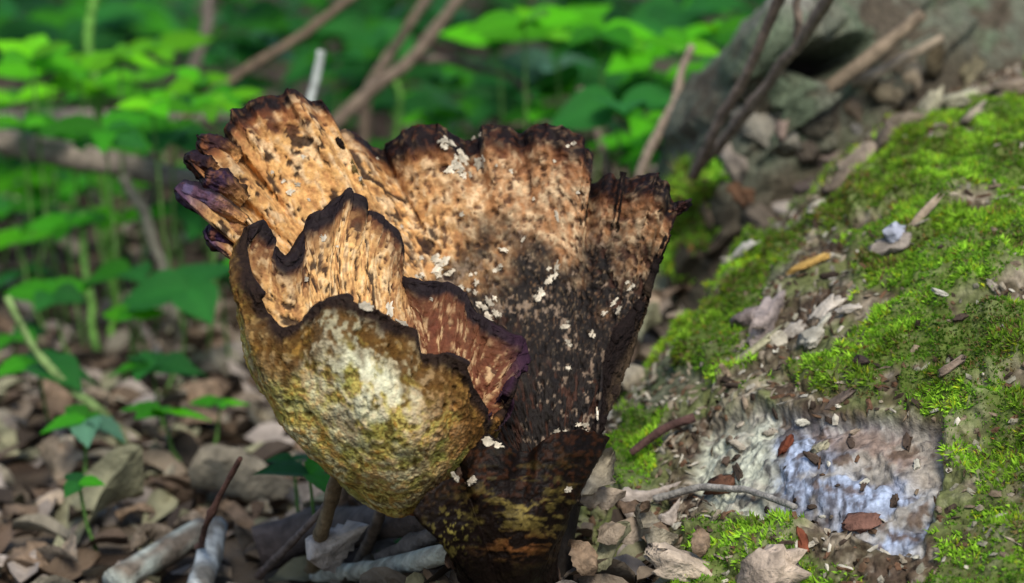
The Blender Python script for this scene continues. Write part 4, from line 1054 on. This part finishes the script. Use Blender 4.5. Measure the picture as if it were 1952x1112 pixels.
for i, (x, y, d, s, n, t, pal) in enumerate([(1000,40,.7,120,5,1,(3,0)),(1300,90,.65,110,5,1,(0,3)),(1150,60,.8,110,5,1,(0,1)),(1230,230,.6,100,5,1,(0,1)),(1400,190,.55,80,5,1,(0,3)),(1060,60,.85,165,4,1,(3,0)),(950,75,.95,120,4,1,(3,0)),(1360,60,.75,105,5,1,(0,3)),(1440,75,.8,110,4,1,(5,1)),(1240,100,.8,130,5,1,(0,3)),(1190,150,.9,120,5,1,(1,2)),(1270,160,.85,110,6,1,(0,1)),(1180,200,.65,120,4,1,(5,2)),
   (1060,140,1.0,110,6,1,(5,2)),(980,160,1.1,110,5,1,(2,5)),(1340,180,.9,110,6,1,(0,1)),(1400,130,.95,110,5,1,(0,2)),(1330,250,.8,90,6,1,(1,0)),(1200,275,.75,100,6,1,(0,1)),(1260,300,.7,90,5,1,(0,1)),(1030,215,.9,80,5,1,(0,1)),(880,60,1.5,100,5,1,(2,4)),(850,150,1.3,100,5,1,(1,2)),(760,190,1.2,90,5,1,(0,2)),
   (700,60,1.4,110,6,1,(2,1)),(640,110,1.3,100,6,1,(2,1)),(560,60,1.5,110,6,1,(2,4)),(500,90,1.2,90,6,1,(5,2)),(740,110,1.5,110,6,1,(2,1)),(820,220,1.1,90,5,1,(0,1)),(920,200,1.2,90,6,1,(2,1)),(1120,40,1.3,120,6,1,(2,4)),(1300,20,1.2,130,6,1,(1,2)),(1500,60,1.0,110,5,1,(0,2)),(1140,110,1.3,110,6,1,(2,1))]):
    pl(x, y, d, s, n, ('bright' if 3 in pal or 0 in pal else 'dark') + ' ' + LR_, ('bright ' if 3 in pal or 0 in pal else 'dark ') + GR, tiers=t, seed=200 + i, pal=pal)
for i, (x, y, d, s, n, lab) in enumerate([(290,695,.45,95,6,'low compound leaved plant spreading over the litter below green stems'),(165,800,.32,95,5,'blue green three leaved seedling on the leaf litter'),(310,785,.36,95,6,'bright green jagged seedling on the leaf litter'),(420,770,.4,70,4,'small green seedling near the cup on the litter'),
   (70,690,.42,130,4,'large dark green leaved plant at the litter edge'),(250,515,.6,110,3,'dark green heart leaved plant below the low dead branch'),(360,550,.55,140,3,'long leaved plant reaching toward the cup'),(150,920,.2,50,3,'tiny green sprout in the dead leaves'),(590,905,.14,100,3,'dark green leaf cluster tucked under the pored cup'),
   (60,520,.9,90,5,'green weed beneath the low dead branch'),(400,420,.9,90,5,'dark green weed behind the purple fan lobes'),(30,640,.6,70,4,'small weed beside the curved green stem'),(780,1045,.12,90,4,'bright grassy seedling behind the pale peeled stick'),(560,880,.2,60,3,'small dark seedling beside the cup')]):
    pl(x, y, d, s, n, lab, None, seed=300 + i, pal=(5, 1) if i == 1 else (0, 1) if i in (2, 3, 12) else (1, 2), up=0.1, face=0.2)

# distant leaf mass
def leaf_mass(name, count, xr, yr, zr, size, seed, cols, mtl, kind='stuff', up=True, curl=0.0, flat=0.5, zf=None):
    rg = np.random.default_rng(seed)
    base_m = [leaf_mesh('tmp', 1.0, .55, .25, .3, 0, s_ + seed, (1, 1, 1), mtl, 6, 3, curl, ragged=.25 if curl else 0) for s_ in range(5)]
    tv = []
    for m_ in base_m:
        a = np.zeros(len(m_.vertices) * 3, np.float32); m_.vertices.foreach_get('co', a); tv.append(a.reshape(-1, 3))
    tf = quads(6, 3)
    for m_ in base_m: bpy.data.meshes.remove(m_)
    x = rg.uniform(*xr, count); y = yr[0] + (yr[1] - yr[0]) * rg.random(count)
    z = rg.uniform(0, 1, count) ** 1.3 * (zr[1] - zr[0]) + zr[0]
    gz = ground_z(x, y)
    V, F, C_ = [], [], []
    for i in range(count):
        d = Vector((math.cos(a := rg.uniform(0, 6.283)), math.sin(a), rg.uniform(-.3, .3) * (1 if up else .6)))
        R3 = np.array(orient(d, (rg.normal(0, flat), rg.normal(-.25 if up else 0, flat), 1)))
        s = rg.uniform(*size)
        V.append((tv[rg.integers(5)] * s) @ R3.T + np.array([x[i], y[i], gz[i] + z[i]]))
        F.append(tf + i * 18)
        C_.append(np.repeat((np.array(cols[rg.integers(len(cols))]) * rg.uniform(.65, 1.3))[None], 18, 0))
    return obj(name, mesh_np(name, np.concatenate(V), np.concatenate(F), np.concatenate(C_), True, (mtl,)), kind=kind)

o = leaf_mass('undergrowth', 4600, (-1.6, 2.0), (0.95, 5.5), (0.0, 0.36), (0.05, 0.11), 3, [tuple(np.array(greens[1]) * .6), greens[2], greens[4], greens[4]], M['leaf'])  # darkened greens paint the shade of the gaps into the leaves
o['label'] = 'mass of green undergrowth in painted shade far behind the fungus'; o['category'] = 'undergrowth'

# ------------------------------------------------------------------ litter
deadc = [(0.34, 0.265, 0.19), (0.24, 0.165, 0.105), (0.38, 0.33, 0.24), (0.15, 0.10, 0.065), (0.44, 0.37, 0.31), (0.30, 0.285, 0.17), (0.07, 0.05, 0.035)]
o = leaf_mass('leaf_litter', 12000, (-1.5, 1.3), (-0.2, 1.7), (0.001, 0.010), (0.015, 0.045), 8, [tuple(np.array(q_) * .72) for q_ in deadc], M['dead'], up=False, curl=0.5, flat=0.35)
o['label'] = 'carpet of brown and grey dead leaf litter on the forest floor'; o['category'] = 'leaf litter'

DEAD = [leaf_mesh('dead_leaf', 1.0, .62 + .1 * (i % 3), .15, .1, .1, 50 + i, tuple(np.array(deadc[i % 6]) * .8), M['dead_big'], 16, 9, .9, ragged=.5, crumple=.14) for i in range(12)]
dr = np.random.default_rng(21)
def dead(px, py, size_px, label, group=None, var=None, ang=None, tilt=.35, z=.010, on=None, name='dead_leaf', roll=0.0):
    if on is None:
        p = np.array(GG(px, py, z)); n = np.array([0, 0, 1.0])
    else:
        p, n = on
    s = proj(p)[2] / FPX
    o = obj(name, DEAD[dr.integers(12) if var is None else var], None, label, 'dead leaf', group)
    nn = np.array(n) + dr.normal(0, tilt, 3) * np.array([1, 1, .3])
    z_ = Vector(nn).normalized(); a = dr.uniform(0, 6.28) if ang is None else ang
    xa = Vector((math.cos(a), math.sin(a), 0)); xa = (xa - z_ * z_.dot(xa)).normalized()
    R3 = Matrix((xa, z_.cross(xa), z_)).transposed() @ Matrix.Rotation(roll, 3, 'X')
    L = size_px * s
    Mx = R3.to_4x4() @ Matrix.Scale(L, 4)
    Mx.translation = Vector(p) - xa * L * 0.5
    o.matrix_basis = Mx
    return o
DW = ['tan', 'mid brown', 'pale straw', 'dark brown', 'pinkish grey', 'olive'] * 2
for y in (615, 655, 700, 745, 790, 835, 885, 935, 985, 1035, 1080):
    for x in np.arange(20, 860 if y > 900 else 520, 78 + (y - 600) * 0.10):
        vi = int(dr.integers(12))
        dead(x + dr.uniform(-35, 35), y + dr.uniform(-22, 22), dr.uniform(70, 125), DW[vi] + ' curled dead leaf lying in the leaf litter left of the fungus', DW[vi] + ' dead leaves on the forest floor', z=dr.uniform(.004, .014), var=vi)
dead(160, 985, 230, 'large olive tan dead leaf in the litter', var=5, ang=.3, tilt=.1)
dead(470, 950, 190, 'broad pale dead leaf behind the red brown twig', var=2, ang=.1, tilt=.15)
dead(210, 1075, 330, 'long pinkish grey dead leaf lying beside the lichened branch', var=4, ang=.1, tilt=.1, z=.006)
dead(640, 1040, 130, 'pale upright leaf shard between the upright twigs', var=4, ang=1.35, on=(np.asarray(W(648, 1035, .035)).reshape(3), np.array([.2, -1, .25])), tilt=.05)
# by the stem on the right
for (x, y, s, a, v, lab, n) in [(1140,905,120,1.2,2,'curled tan dead leaf pressed against the dark lower lobe',(-.2,-.8,.6)),(1150,945,90,.3,0,'brown folded dead leaf under the curled tan leaf',(0,-.7,.7)),(1235,945,120,.1,4,'silvery grey curled leaf by the curved grey twig',(0,-.5,.9)),(1215,985,70,1.9,2,'narrow tan leaf strip standing in the debris',(.5,-.6,.5)),
   (1190,1010,110,.4,0,'broad brown leaf in the debris at the log foot',(0,-.4,.9)),(1235,1035,90,2.6,1,'dark brown leaf lying lowest in the debris',(0,-.4,.9)),(1275,985,60,.9,4,'small whitish leaf fragment in the debris heap',(0,-.3,1)),(1330,1060,60,2.0,1,'rust brown leaf tip in the lower moss',(.4,-.6,.6)),(1165,1045,90,.2,5,'olive leaf half buried at the log foot',(0,-.5,.8)),(1110,1060,80,2.2,1,'mid brown leaf at the base of the lower lobe',(0,-.6,.7)),(1205,960,70,2.5,3,'small dark leaf between the tan leaf and the debris heap',(.2,-.6,.7)),(1260,1065,80,.8,2,'straw leaf scrap on the lowest debris',(0,-.5,.8))]:
    p = np.asarray(W(x, y, -.022)).reshape(3) if x < 1225 else surf_at(x, y)[0] + np.array([0, -.004, .008])
    dead(x, y, s, lab, var=v, ang=a, on=(p, np.array(n)), tilt=.08)
for (x, y) in [(1180,690),(1220,640),(1240,600),(1290,560),(1310,520),(1350,500),(1390,480),(1260,540),(1330,470),(1300,610),(1215,720),(1270,480),(1420,450),(1370,450)]:
    p = np.array(G(x, y, .035))
    dead(x, y, dr.uniform(60, 100), 'brown dead leaf fallen into the crevice between the two trunks', 'dead leaves in the crevice', on=(p, np.array([0, -.3, 1.0])), tilt=.5)
print('objects', len(bpy.data.objects), 'tris', sum(len(o.data.loops) - 2 * len(o.data.polygons) for o in bpy.data.objects if o.type == 'MESH'))
